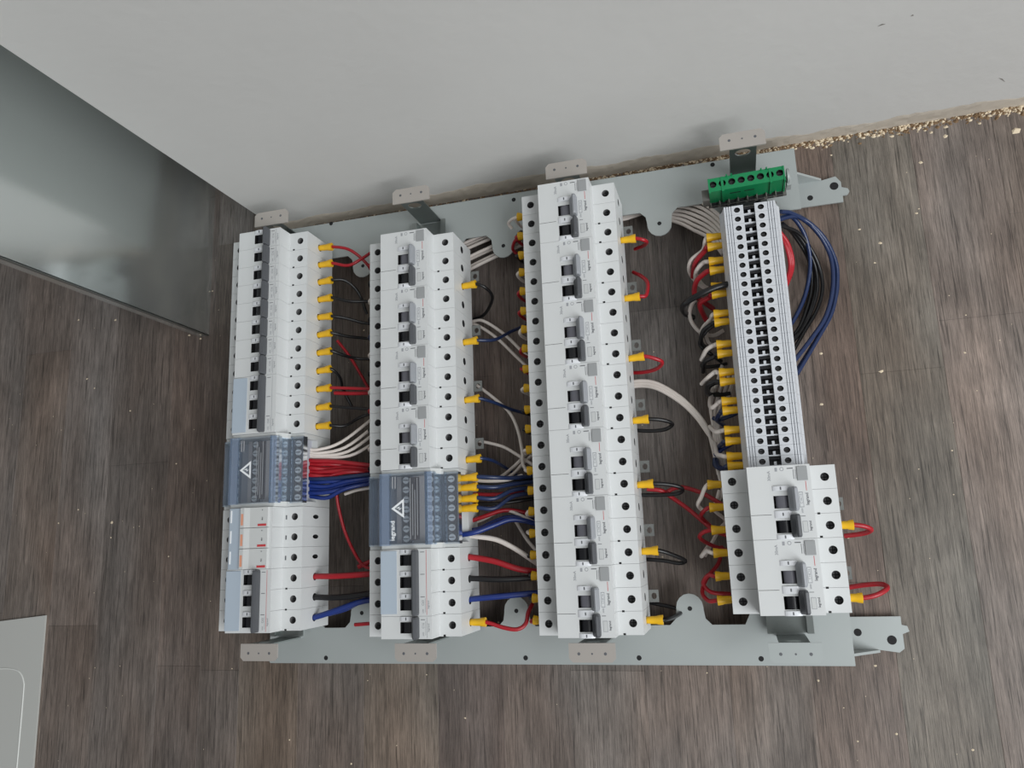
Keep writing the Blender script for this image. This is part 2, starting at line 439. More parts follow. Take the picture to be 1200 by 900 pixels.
# pale cover plate lying on the floor, bottom left
cp = empty('cover_plate', -380, -440, FZ, 'flat pale grey metal cover plate with a rounded embossed outline lying on the floor', 'plate')
mb = MB(); pl = [(-560, -640), (-319.2, -640), (-319.0, -361.7), (-560, -383)]
mb.prism([(x + 380, y + 440) for x, y in pl], 0, 2.2, 'plate', axis='z')
part('sheet', mb, cp)
pts = [(-420, -419.5), (-385, -417.8), (-362, -417.2), (-348, -420.5), (-341, -430), (-339.8, -445), (-340, -520), (-341, -600)]
part('embossed_line', tube_mb([(x + 380, y + 440, 2.2) for x, y in pts], .75, 'plate_line', 6), cp, label='light raised seam line on the plate')

# ------------------------------------------------------------------ mounting bars
PB = -52.0                                       # top face of the bars
def arc(cx, cy, r, a0, a1, n=7): return [(cx + r * math.cos(math.radians(a0 + (a1 - a0) * i / n)), cy + r * math.sin(math.radians(a0 + (a1 - a0) * i / n))) for i in range(n + 1)]
def bar_outline(outer, s):
    # s=-1: openings face -y (top bar); s=+1: mirrored (bottom bar)
    base = -9; pts = [(-22, outer)]
    Y = lambda y: y
    out = [(-22, 0), (-22, -34)]
    for k, X in enumerate((0, 149, 298, 449)):
        if k: out += [(X - 26 - 8, base + 0), (X - 30, base - 8), (X - 27, -25)]
        out += [(X - 20, -27), (X + 20, -27)]
        if k < 3:
            out += [(X + 27, -25), (X + 31, -14), (X + 36, base)]
            lx = X + 74
            out += [(lx - 17, base), (lx - 12, base - 5), (lx - 11, base - 12)] + arc(lx, -23, 11, 180, 360, 8) + [(lx + 11, base - 12), (lx + 12, base - 5), (lx + 17, base)]
    out += [(494, -27), (494, 0)]
    return out
def hole_disc(mb, x, y, z, r):
    mb.cyl((x, y, z - .2), (x, y, z + .06), r, r, 'gap', 12)
def make_bar(name, top):
    o = empty(name, 240, 10 if top else -395, FZ, 'upper grey galvanised mounting bar under the tops of the four rails, beside the wall' if top
              else 'lower grey galvanised mounting bar under the bottom ends of the four rails', 'metal bar')
    ox, oy = -240, (-10 if top else 395)
    mb = MB()
    prof = bar_outline(0, -1)
    if top: pr = [(x, y + (30 if y == 0 else 0)) for x, y in prof]
    else: pr = [(x, -374.5 - (31 if y == 0 else 0) - (y + 9) * 1.0 ) if y != 0 else (x, -405.4) for x, y in prof]
    if top: loop = pr
    else: loop = list(reversed(pr))
    loop = [(x + ox, y + oy) for x, y in loop]
    mb.prism(loop, PB - 1.6 - FZ, PB - FZ, 'galv', axis='z')
    ye = 30 if top else -405.4
    mb.box(-22 + ox, 494 + ox, ye + oy - .8, ye + oy + .8, PB - 24 - FZ, PB - 1.0 - FZ, 'galv')
    part('web', mb, o)
    hb = MB()
    for u, v in ([(388, 262), (602, 234), (835, 193)] if top else [(382, 771), (616, 771), (749, 771), (892, 772)]):
        p = at(u, v, PB); hole_disc(hb, p[0] + ox, p[1] + oy, PB - FZ, 2.1)
    for k in range(3):
        hole_disc(hb, 149 * k + 74 + ox, (-22 if top else -361.5) + oy, PB - FZ, 1.9)
    part('holes', hb, o, label='dark punched holes')
    # end lug, one step lower
    z = FZ + 5.5
    if top: pl = [(482, 6), (516, 6), (528, 8), (532, 2), (532, -3), (537, -5), (538, -8), (536, -11), (532, -11), (532, -17), (482, -17)]
    else: pl = [(482, -371.5), (534, -371.5), (534, -378), (538, -379), (539, -383), (534, -385), (534, -396), (530, -399), (516, -397), (482, -397)]
    pl = [(x + ox, y + oy) for x, y in pl]
    if not top: pl = list(pl)
    a = sum(pl[i][0] * pl[(i + 1) % len(pl)][1] - pl[(i + 1) % len(pl)][0] * pl[i][1] for i in range(len(pl)))
    if a < 0: pl.reverse()
    mb = MB(); mb.prism(pl, z - 1.6 - FZ, z - FZ, 'galv', axis='z')
    y0 = (6 if top else -397); y1 = 8 if top else -399
    g = [(494 + ox, PB - FZ - 1), (494 + ox, z - FZ), (516 + ox, z - FZ)]
    mb.prism(g, y0 + oy, y1 + oy, 'galv')
    part('end_lug', mb, o)
    hb = MB()
    for x, y, r in ([(526, -1, 3.7), (505, -9, 2.5)] if top else [(525.5, -389.5, 3.6), (501, -383.5, 3.0)]):
        hb.cyl((x + ox, y + oy, z - FZ - .2), (x + ox, y + oy, z - FZ + .06), r, r, 'gap', 14)
    part('lug_holes', hb, o)
    return o
make_bar('mounting_bar', True); make_bar('mounting_bar', False)

# ------------------------------------------------------------------ DIN rails with end brackets
RX = [0.0, 149.1, 298.0, 448.7]
ORD = ['first', 'second', 'third', 'fourth', 'fifth', 'sixth', 'seventh', 'eighth', 'ninth', 'tenth', 'eleventh', 'twelfth', 'thirteenth', 'fourteenth', 'fifteenth',
       'sixteenth', 'seventeenth', 'eighteenth', 'nineteenth', 'twentieth', 'twenty-first', 'twenty-second', 'twenty-third', 'twenty-fourth', 'twenty-fifth', 'twenty-sixth', 'twenty-seventh']
CN = ['leftmost column', 'second column from left', 'third column from left', 'rightmost column']
for c, X in enumerate(RX):
    o = empty('din_rail', X, -185, PB, 'steel top-hat rail with holed end tabs carrying the ' + CN[c], 'rail', 'steel rails carrying the breaker columns')
    mb = MB(); t = 1.2; y0, y1 = -381 + 185, 12 + 185
    if c == 3: y1 = 10 + 185
    h = 7.5
    prof = [(-17.5, h), (-17.5, h - t), (-13.7, h - t), (-13.7, 0), (13.7, 0), (13.7, h - t), (17.5, h - t), (17.5, h), (12.5, h), (12.5, t), (-12.5, t), (-12.5, h)]
    mb.prism(prof, y0, y1, 'rail')
    part('channel', mb, o)
    for top in (1, -1):
        b = MB(); ys = (13.2 + 185) if top > 0 else (-382.4 + 185)
        # upright strip with a round hole (cut through at the upper end only), then a tab bent outward at the top
        zt = 50.0 - (0 if c < 3 else 0)
        if top > 0:
            b.cell((0, ys, 0), (1, 0, 0), (0, 0, 1), -11, 11, zt - 16, zt, 0, zt - 8, 6.5, 6, 1.2, 'rail', 'rail', n=16, floor=False)
            b.quad((-11, ys, 0), (11, ys, 0), (11, ys, zt - 16), (-11, ys, zt - 16), 'rail')
            b.box(-11, 11, ys + .1, ys + 1.2, 0, zt - 16, 'rail')
            b.box(-11, -6.6, ys + .1, ys + 1.2, zt - 16, zt, 'rail'); b.box(6.6, 11, ys + .1, ys + 1.2, zt - 16, zt, 'rail')
        else:
            b.box(-11, 11, ys - 1.2, ys, 0, zt, 'rail')
            b.cyl((0, ys, zt - 8), (0, ys + .1, zt - 8), 5.5, 5.5, 'galv', 16)  # no hole here: pale disc paints the light showing through one
        part('upright_strip', b, o)
        d = 14.5; cc = 3.0; W = 18.5
        pr = [(-W, 0), (W, 0), (W, d - cc), (W - cc, d), (-W + cc, d), (-W, d - cc)]
        if top > 0: pr = [(x, ys + y) for x, y in pr]
        else: pr = [(x, ys - y) for x, y in reversed(pr)]
        tb = MB(); tb.prism(pr, zt, zt + 1.5, 'bracket' if not (c == 3 and top < 0) else 'galv', axis='z')
        for x in (-10.5, 0, 10.5):
            yy = ys + top * 8
            tb.cyl((x, yy, zt + 1.4), (x, yy, zt + 1.56), 1.25 if x else .8, 1.25 if x else .8, 'print', 8)
        part('end_tab', tb, o, label='pale end tab with three small holes')

# ------------------------------------------------------------------ breakers
P = 17.93
HB = 41.5; FH = 22.3; FT = 17.6; DB = -48.0
def pole_body(mb, yt, yb, left_open=True, right_open=True, slots=False, mm='plastic', last=False):
    """one module between yt (upper) and yb (lower): housing with screw wells, toggle window comes separately"""
    g = .09; a, b = yb + g, yt - g; yc = (a + b) / 2
    # rear + ends
    prof = [(-HB, DB), (-18.5, DB), (-18.5, -43.6), (18.5, -43.6), (18.5, DB), (HB, DB), (HB, 0), (FH, 0), (FH, FT), (-FH, FT), (-FH, 0), (-HB, 0)]
    vs = [(x, a, z) for x, z in prof] + [(x, b, z) for x, z in prof]; n = len(prof)
    mb.add(vs, [list(range(n)), list(range(2 * n - 1, n - 1, -1))], mm)
    def side(i): mb.add(vs, [((i + 1) % n, i, n + i, n + (i + 1) % n)], mm)
    for i in (0, 1, 2, 3, 4, 7, 9): side(i)
    # shoulders with wells
    for s in (-1, 1):
        x0, x1 = (FH, HB) if s > 0 else (-HB, -FH)
        mb.cell((0, 0, 0), (1, 0, 0), (0, 1, 0), x0, x1, a, b, s * 33.6, yc, 3.15, 3.15, 7, mm, 'well', n=16)
        # side wall: entry hole
        zz = (-34, -12)
        if s > 0:
            o_, ax, ay = (HB, 0, 0), (0, 1, 0), (0, 0, 1); A0, A1, cc = a, b, yc
        else:
            o_, ax, ay = (-HB, 0, 0), (0, -1, 0), (0, 0, 1); A0, A1, cc = -b, -a, -yc
        ry = 5.0 if slots else 3.6; rx = 2.0 if slots else 3.4
        mb.cell(o_, ax, ay, A0, A1, zz[0], zz[1], cc, -23, rx, ry, 8, mm, 'gap', n=12)
        for z0, z1 in ((DB, zz[0]), (zz[1], 0)):
            q = [(A0, z0), (A1, z0), (A1, z1), (A0, z1)]
            o3 = Vector(o_); ax = Vector(ax); ay = Vector(ay)
            mb.quad(*[o3 + ax * p + ay * r for p, r in q], mm)
    return yc
def front_panel(mb, a, b, holes, mm='plastic'):
    """front face between y=a and y=b (b upper) with windows: list of (y0,y1)"""
    x0, x1 = -5.2, 6.2
    def q(xa, xb, ya, yb):
        if yb - ya > 1e-4: mb.quad((xa, ya, FT), (xb, ya, FT), (xb, yb, FT), (xa, yb, FT), mm)
    q(-FH, x0, a, b); q(x1, FH, a, b)
    y = a
    for h0, h1 in sorted(holes):
        q(x0, x1, y, h0)
        d = 5.0
        mb.add([(x0, h0, FT), (x1, h0, FT), (x1, h1, FT), (x0, h1, FT), (x0, h0, FT - d), (x1, h0, FT - d), (x1, h1, FT - d), (x0, h1, FT - d)],
               [(1, 0, 4, 5), (2, 1, 5, 6), (3, 2, 6, 7), (0, 3, 7, 4), (4, 7, 6, 5)][0:5], 'gap')
        y = h1
    q(x0, x1, y, b)
def screw_mesh():
    mb = MB(); mb.cyl((0, 0, -7), (0, 0, -4.6), 2.7, 2.7, 'screw', 14)
    mb.box(-2.4, 2.4, -.35, .35, -4.62, -4.5, 'gap'); mb.box(-.35, .35, -2.4, 2.4, -4.62, -4.5, 'gap')
    return mb.mesh('terminal_screw')
SCREW = screw_mesh()
def zscrew():
    mb = MB(); mb.cyl((0, 0, 0), (0, 0, 1.4), 3.0, 2.8, 'zinc', 14); mb.box(-2.4, 2.4, -.4, .4, 1.4, 1.52, 'print')
    return mb.mesh('busbar_screw')
ZSCREW = zscrew()
def lever_mesh(length, m, name='toggle'):
    mb = MB(); h = length / 2
    z = FT
    # curved blade beside the window: rises and leans outward
    prof = [(5.9, z - 2), (11.6, z - .2), (12.0, z + 2.6), (11.9, z + 6.6), (11.2, z + 8.4), (9.6, z + 8.8), (8.3, z + 7.6), (7.7, z + 4.5), (6.5, z + 2.2), (5.0, z + .8)]
    e = 1.4
    vs = []
    cx = sum(p[0] for p in prof) / len(prof); cz = z + 3
    for y, k in ((-h, .78), (-h + e, 1), (h - e, 1), (h, .78)):
        for x, zz in prof:
            vs.append((cx + (x - cx) * k, y, zz if k == 1 else (z + (zz - z) * .9)))
    n = len(prof)
    mb.add(vs, [(j * n + (i + 1) % n, j * n + i, (j + 1) * n + i, (j + 1) * n + (i + 1) % n) for j in range(3) for i in range(n)], m)
    mb.add(vs, [list(range(n)), list(range(4 * n - 1, 3 * n - 1, -1))], m)
    return mb.mesh(name)
def barrel_mesh(m):
    mb = MB(); r = 6.0; h = 4.6; zc = FT - 4.2; pr = []
    for i in range(9):
        t = math.radians(35 + 110 * i / 8); pr.append((.6 + r * .86 * math.cos(t), zc + r * math.sin(t) * .62))
    pr = [(pr[0][0], zc - .5)] + pr + [(pr[-1][0], zc - .5)]
    mb.prism(pr, -h, h, m, smooth=False)
    return mb.mesh('toggle_window')
def collar_mesh(w=12.6, l=5.2):
    """raised white cuff between two windows"""
    mb = MB(); pr = []
    for i in range(9):
        t = math.radians(20 + 140 * i / 8); pr.append((.4 + w / 2 * math.cos(t) / math.cos(math.radians(20)), FT - .9 + 2.6 * math.sin(t)))
    mb.prism(pr, -l / 2, l / 2, 'barrel', smooth=False)
    mb.box(-.1, .9, -1.1, 1.1, FT + 1.66, FT + 1.75, 'print')
    return mb.mesh('window_cuff')
LEV_D = lever_mesh(16.6, 'lever'); LEV_L = lever_mesh(17.4, 'lever2'); LEV_1 = lever_mesh(17.2, 'lever'); LEV_3 = lever_mesh(P * 3 - 1.6, 'lever')
BAR_B = barrel_mesh('black'); BAR_G = barrel_mesh('greywin'); CUFF = collar_mesh(); CUFF_S = collar_mesh(12.2, 3.4)
clipm = MB()
clipm.cell((0, 0, 0), (1, 0, 0), (0, 1, 0), 0, 8.4, -5, 5, 4.6, 0, 2.2, 2.6, 1.3, 'clip', 'clip', n=12, floor=False)
clipm.box(0, .8, -5, 5, -1.4, -.02, 'clip'); clipm.box(7.6, 8.4, -5, 5, -1.4, -.02, 'clip')
clipm.box(.8, 7.6, -5, -3.2, -1.4, -.02, 'clip'); clipm.box(.8, 7.6, 3.2, 5, -1.4, -.02, 'clip')
CLIP = clipm.mesh('rail_clip')
def pin_dots(mb, ys):
    for y in ys: mb.box(25.6, 27.6, y - .75, y + .75, .0, .05, 'gap')

Z0 = -DB                                          # children sit at +48 above the root on the rail
def build_rcbo():
    r = empty('residual_current_breaker', 0, 0, DB, '', 'circuit breaker', 'three-module breakers with two toggles')
    mb = MB()
    for k in range(3): pole_body(mb, -k * P, -(k + 1) * P)
    w1 = -P * 1.5; w2 = -P * 2.5
    front_panel(mb, -3 * P + .1, -.1, [(w1 - 4.6, w1 + 4.6), (w2 - 4.6, w2 + 4.6)])
    mb.box(-FH + .3, -7.5, -2 * P - .16, -2 * P + .16, FT, FT + .04, 'gap')
    pin_dots(mb, [-2 * P, -3 * P + .8])
    addkid(r, part('housing', mb, r, (0, 0, Z0)))
    tb = MB(); tb.box(13.2, 20.2, -11.8, -1.6, FT - .5, FT + .9, 'test')
    addkid(r, part('test_button', tb, r, (0, 0, Z0), 'ribbed grey test button'))
    for k in range(3):
        for s in (-1, 1): addkid(r, part('terminal_screw', SCREW, r, (s * 33.6, -(k + .5) * P, Z0)))
    addkid(r, part('toggle_window', BAR_G, r, (0, w1, Z0), 'grey toggle window'), part('toggle_window', BAR_B, r, (0, w2, Z0), 'black toggle window'))
    addkid(r, part('toggle', LEV_L, r, (0, w1 + 1.8, Z0), 'pale blue-grey toggle'), part('toggle', LEV_D, r, (0, w2 + .4, Z0), 'dark grey toggle'))
    for y in (w1 + P / 2 + 1, (w1 + w2) / 2, w2 - P / 2 + 1.6): addkid(r, part('window_cuff', CUFF if y == (w1 + w2) / 2 else CUFF_S, r, (0, y, Z0)))
    pr = MB(); z = FT + .06
    put_text(pr, 'legrand', 3.0, 18.4, -P * 1.42, z, 'print'); put_text(pr, 'legrand', 2.4, 18.6, -P * 2.5, z, 'print')
    pr.box(18.2, 18.6, -P * 1.08, -12.4, z - .03, z, 'red_print')
    put_text(pr, '30mA', 3.0, -6.8, -7.5, z, 'print2')
    pr.cyl((2.6, -2.8, z - .05), (2.6, -2.8, z), 1.5, 1.5, 'print2', 12); pr.cyl((2.6, -2.8, z), (2.6, -2.8, z + .02), 1.0, 1.0, 'plastic', 12)
    pr.box(-2.4, -.6, -4.4, -1.6, z - .03, z, 'print2'); pr.box(6.2, 10.6, -2.9, -2.2, z - .03, z, 'print')
    pr.box(10.4, 10.8, -10.5, -3.6, z - .03, z, 'print'); pr.box(11.8, 12.2, -10.5, -3.6, z - .03, z, 'print2')
    pr.box(12.6, 15.6, -P * 1.75, -P * 1.12, z - .03, z, 'print2'); pr.box(13, 15.2, -P * 1.72, -P * 1.15, z, z + .02, 'plastic')
    for y in (-P * 1.3, -P * 1.5): put_text(pr, 'C16', 2.2, 14.1, y, z + .03, 'print2')
    put_text(pr, '6000', 1.7, 14.1, -P * 1.88, z, 'print2')
    pr.box(12.6, 15.8, -P * 2.1 - .2, -P * 2.1 + .2, z - .03, z, 'print')
    pr.box(13.2, 16.8, -P * 2.75, -P * 2.3, z - .03, z, 'print2'); pr.box(13.5, 16.5, -P * 2.73, -P * 2.32, z, z + .02, 'plastic2')
    addkid(r, part('printed_marks', pr, r, (0, 0, Z0), 'grey printed lettering with a short red line'))
    addkid(r, part('rail_clip', CLIP, r, (HB, -P * 1.55, 1.6)))
    return r
def build_mcb(n, long_handle, label_plate, red=False, parts_slots=False):
    r = empty('circuit_breaker', 0, 0, DB, '', 'circuit breaker')
    mb = MB(); holes = []
    for k in range(n):
        pole_body(mb, -k * P, -(k + 1) * P); y = -(k + .5) * P; holes.append((y - 4.4, y + 4.4))
    front_panel(mb, -n * P + .1, -.1, holes)
    pin_dots(mb, [-(k + 1) * P + (.8 if k == n - 1 else 0) for k in range(n)])
    addkid(r, part('housing', mb, r, (0, 0, Z0)))
    for k in range(n):
        y = -(k + .5) * P
        for s in (-1, 1): addkid(r, part('terminal_screw', SCREW, r, (s * 33.6, y, Z0)))
        addkid(r, part('toggle_window', BAR_B, r, (0, y, Z0), 'black toggle window'))
        addkid(r, part('window_cuff', CUFF_S, r, (0, y + P / 2 - 1.9, Z0)))
        if not long_handle: addkid(r, part('toggle', LEV_1, r, (0, y, Z0), 'dark grey toggle'))
    if long_handle: addkid(r, part('toggle', LEV_3, r, (0, -n * P / 2, Z0), 'long dark grey toggle joining the poles'))
    if label_plate:
        lb = MB(); lb.prism([(-FH + .2, FT), (-8.2, FT), (-8.2, FT + .5), (-21.4, FT + 1.6), (-FH + .2, FT + 1.5)], -n * P + 2, -1.2, 'label')
        addkid(r, part('label_plate', lb, r, (0, 0, Z0), 'blue-grey label holder'))
    pr = MB(); z = FT + .06
    pr.box(18.0, 18.35, -n * P + 1, -1, z - .03, z, 'red_print' if red else 'print2')
    for k in range(n):
        y = -(k + .5) * P
        pr.box(12.8, 16.6, y + 6.0, y + 6.5, z - .03, z, 'print')
        if not long_handle or k == n - 1:
            put_text(pr, 'C16' if n == 1 else 'C63', 2.6, 15, y + 1.5, z, 'print2'); put_text(pr, '6000', 1.6, 15, y - 5, z, 'print2')
            pr.box(16.8, 17.1, y - 6, y + 5, z - .03, z, 'print2')
            put_text(pr, 'legrand', 2.2, 19.6, y, z, 'print2')
    addkid(r, part('printed_marks', pr, r, (0, 0, Z0), 'faint grey printed lettering beside the toggle'))
    return r
def place(proto, first, c, y, label, group=None, name=None):
    o = proto if first else copy_tree(proto)
    o.location = MM(RX[c], y, DB); o['label'] = label
    if group: o['group'] = group
    return o
def ordl(i, n):
    if i == 0: return 'topmost'
    if i == n - 1: return 'lowest'
    return ORD[i] + ' from the top'
C2Y = -23.4; C4Y = -254.2; BL = 66.6
rc = build_rcbo(); rcg = 'three-module breakers with two toggles'; first = True
for c, y0, n in ((1, C2Y, 4), (2, 0.0, 7), (3, C4Y, 2)):
    for i in range(n):
        if c == 3: lab = 'white two-toggle breaker, %s of the two below the terminal blocks' % ('upper' if i == 0 else 'lower')
        else: lab = 'white two-toggle breaker, %s in the %s' % (ordl(i, n) if not (c == 1 and i == 3) else 'fourth from the top', CN[c])
        place(rc, first, c, y0 - i * 3 * P, lab, rcg); first = False
m1 = build_mcb(1, False, False)
for i in range(8):
    place(m1, i == 0, 0, -i * P, 'narrow white single-pole breaker, %s of the leftmost column' % (ordl(i, 9)), 'single-pole breakers of the leftmost column')
b3 = build_mcb(3, True, True)
place(b3, True, 0, -8 * P, 'white three-pole breaker with blue-grey label holder above the leftmost clear block', 'three-pole breakers with one long toggle')
b3r = build_mcb(3, True, True, red=True)
B1 = -11 * P; B2 = C2Y - 12 * P
S1 = B1 - BL; S2 = B2 - BL
place(b3r, True, 0, S1 - 3 * P, 'white three-pole breaker with a red stripe at the foot of the leftmost column', 'three-pole breakers with one long toggle')
place(b3r, False, 1, S2, 'white three-pole breaker with blue-grey label holder below the second column clear block', 'three-pole breakers with one long toggle')
o = place(m1, False, 1, S2 - 3 * P, 'narrow white single-pole breaker at the very foot of the second column')
if 'group' in o: del o['group']

# surge arrester with three cartridges
r = empty('surge_arrester', RX[0], S1, DB, 'white surge arrester with three red-marked cartridges below the leftmost clear block', 'surge arrester')
mb = MB()
for k in range(3): pole_body(mb, -k * P, -(k + 1) * P, slots=True)
mb.quad((-FH, -3 * P + .1, FT), (FH, -3 * P + .1, FT), (FH, -.1, FT), (-FH, -.1, FT), 'plastic')
for k in range(3): mb.box(24.4, 25.8, -(k + .5) * P - 2.2, -(k + .5) * P + 1.6, 0, .05, 'print')
part('housing', mb, r, (0, 0, Z0))
for k in range(3):
    y = -(k + .5) * P
    for s in (-1, 1): part('terminal_screw', SCREW, r, (s * 33.6, y, Z0))
    cb = MB(); cb.prism([(-8, FT + .05), (19.2, FT + .05), (18.6, FT + 2.2), (1, FT + 2.6), (-4, FT + 4.2), (-8, FT + 4.0)], y - P / 2 + .25, y + P / 2 - .25, 'plastic2')
    z = FT + 2.5
    cb.box(9, 17.4, y - P / 2 + 1.3, y - P / 2 + 3.2, z - .4, z + .12, 'red_print')
    put_text(cb, 'S', 2.6, 13.6, y + 3.4 - P / 4, z + .1, 'print', 0); cb.box(13, 13.8, y - 2.6, y - 1.6, z, z + .1, 'print'); cb.box(13, 13.8, y + .8 + 5, y + 1.6 + 5, z, z + .1, 'print')
    cb.box(-7.2, -4.4, y - 6.5, y + 3.5, FT + 4.0, FT + 4.16, 'orange_print')
    part('cartridge', cb, r, (0, 0, Z0), 'plug-in cartridge with red mark')
lb = MB(); lb.prism([(-FH - 2.5, 6), (-8.6, FT + .1), (-8.6, FT + 2.4), (-20, FT + 2.2), (-FH - 1.5, FT - 2)], -3 * P + .4, -.4, 'label')
for k in range(3): lb.box(-19, -17.6, -(k * P) - 13, -(k * P) - 2, FT + 2.2, FT + 2.5, 'white_print')
part('terminal_cover', lb, r, (0, 0, Z0), 'pale blue-grey cover strip')

# ------------------------------------------------------------------ distribution blocks under clear covers
def build_block(c, y, lab, logo):
    r = empty('distribution_block', RX[c], y, DB, lab, 'distribution block')
    mb = MB(); g = .2
    mb.prism([(-HB, DB), (-18.5, DB), (-18.5, -43.6), (18.5, -43.6), (18.5, DB), (HB, DB), (HB, -24), (-HB, -24)], -BL + g, -g, 'plastic2')
    for ya, yb in ((-4.5, -g), (-BL + g, -BL + 4.5)):
        pr = [(-HB, -24), (HB, -24), (HB, -1), (FH + 6, -1), (FH + 6, 6), (FH, FT - 1.5), (-FH, FT - 1.5), (-FH, -1), (-HB, -1)]
        mb.prism(pr, ya, yb, 'plastic2')
    mb.box(-HB + 1, HB - 6, -BL + 4.5, -4.5, -24, -14, 'inner')
    part('base', mb, r, (0, 0, Z0))
    lb_ = MB(); lb_.box(-14, 11.5, -BL + 5, -5, 3.0, 3.6, 'block_label'); lb_.box(-14, 11.5, -BL + 5, -5, -14, 3.0, 'inner')
    part('inner_label', lb_, r, (0, 0, Z0))
    # stepped busbars with a row of seven screws each
    rows = [(-3.5, 7.0), (16.5, 2.5), (33.0, -5.5)]
    for i, (x, z) in enumerate(rows):
        bb = MB(); bb.box(x - 5.4, x + 5.4, -BL + 5, -5, -14, z - 1.6, 'inner'); bb.box(x - 4.4, x + 4.4, -BL + 5.4, -5.4, z - 1.6, z, 'copper')
        b = part('busbar', bb, r, (0, 0, Z0))
        for k in range(7):
            s = part('busbar_screw', ZSCREW, b, (x, -8.6 - k * (BL - 17.2) / 6, z))
    cv = MB(); t = 1.0; a, b = -BL + 3.2, -3.2
    def strip(p, q): # thin wall between profile points p and q
        dx, dz = q[0] - p[0], q[1] - p[1]; L = math.hypot(dx, dz); nx, nz = dz / L * t, -dx / L * t
        cv.prism([p, q, (q[0] + nx, q[1] + nz), (p[0] + nx, p[1] + nz)], a, b, 'glass')
    prof = [(-HB - .4, -20), (-HB - .4, 1.2), (-FH - 1, 1.2), (-FH - 1, FT + .8), (FH - 2, FT + .8), (FH + 3, FT - 3), (FH + 3.5, 1.4), (HB + .2, 1.4), (HB + .2, -6)]
    for i in range(len(prof) - 1): strip(prof[i], prof[i + 1])
    cv.box(-FH - .5, -FH + 8.5, a, b, FT + .9, FT + 2.0, 'blue_glass')
    cv.box(FH - 4.5, FH + 1.5, a, b, FT - 1.2, FT + .2, 'blue_glass')
    for x in (-FH + 1, -FH + 9.5): cv.box(x - .4, x + .4, a, b, FT + .8, FT + 2.6, 'glass')
    cv.box(FH - 3, FH - 2, a, b, FT + .8, FT + 2.2, 'glass'); cv.box(FH + 8, FH + 9, a, b, 1.4, 2.6, 'glass')
    cv.box(-HB + 4, -HB + 4.8, a, b, 1.2, 2.2, 'glass')
    part('clear_cover', cv, r, (0, 0, Z0), 'clear bluish plastic cover')
    pb = MB(); z = FT + 1.0
    tri = [(-12.4, -BL / 2 + .5), (-.8, -BL / 2 - 7.6), (-.8, -BL / 2 + 8.6)]
    cx = sum(p[0] for p in tri) / 3; cy = sum(p[1] for p in tri) / 3
    inn = [(cx + (x - cx) * .6, cy + (yy - cy) * .6) for x, yy in tri]
    vs = [(x, yy, z) for x, yy in tri] + [(x, yy, z) for x, yy in inn]
    pb.add(vs, [(0, 1, 4, 3), (1, 2, 5, 4), (2, 0, 3, 5)], 'white_print')
    bolt = [(-8.6, cy), (-4.6, cy + 1.6), (-5.0, cy - .1), (-2.4, cy + .4), (-5.6, cy - 1.6), (-5.2, cy + .1)]
    pb.add([(x, yy, z) for x, yy in bolt], [tuple(range(len(bolt)))], 'white_print')
    if logo:
        put_text(pb, 'legrand', 5.6, -11.2, -BL + 15.5, z, 'white_print')
    pb.box(3.6, 11.6, -BL + 7, -7, z - 4.2, z - 4.0, 'label_print')
    for k in range(3): pb.box(-14.2 + k * 2.4, -13.0 + k * 2.4, -16, -6, z - .02, z, 'print2')
    for k in range(4): pb.box(4.6 + k * 2.1, 5.3 + k * 2.1, -BL + 8 + 3 * (k % 2), -8 - 5 * (k % 3), z - .02, z, 'print2')
    part('printed_marks', pb, r, (0, 0, Z0), 'white warning triangle' + (' and maker name' if logo else ''))
    return r
build_block(0, B1, 'clear-covered distribution block with white warning triangle in the leftmost column', False)
build_block(1, B2, 'clear-covered distribution block with warning triangle and white lettering in the second column', True)

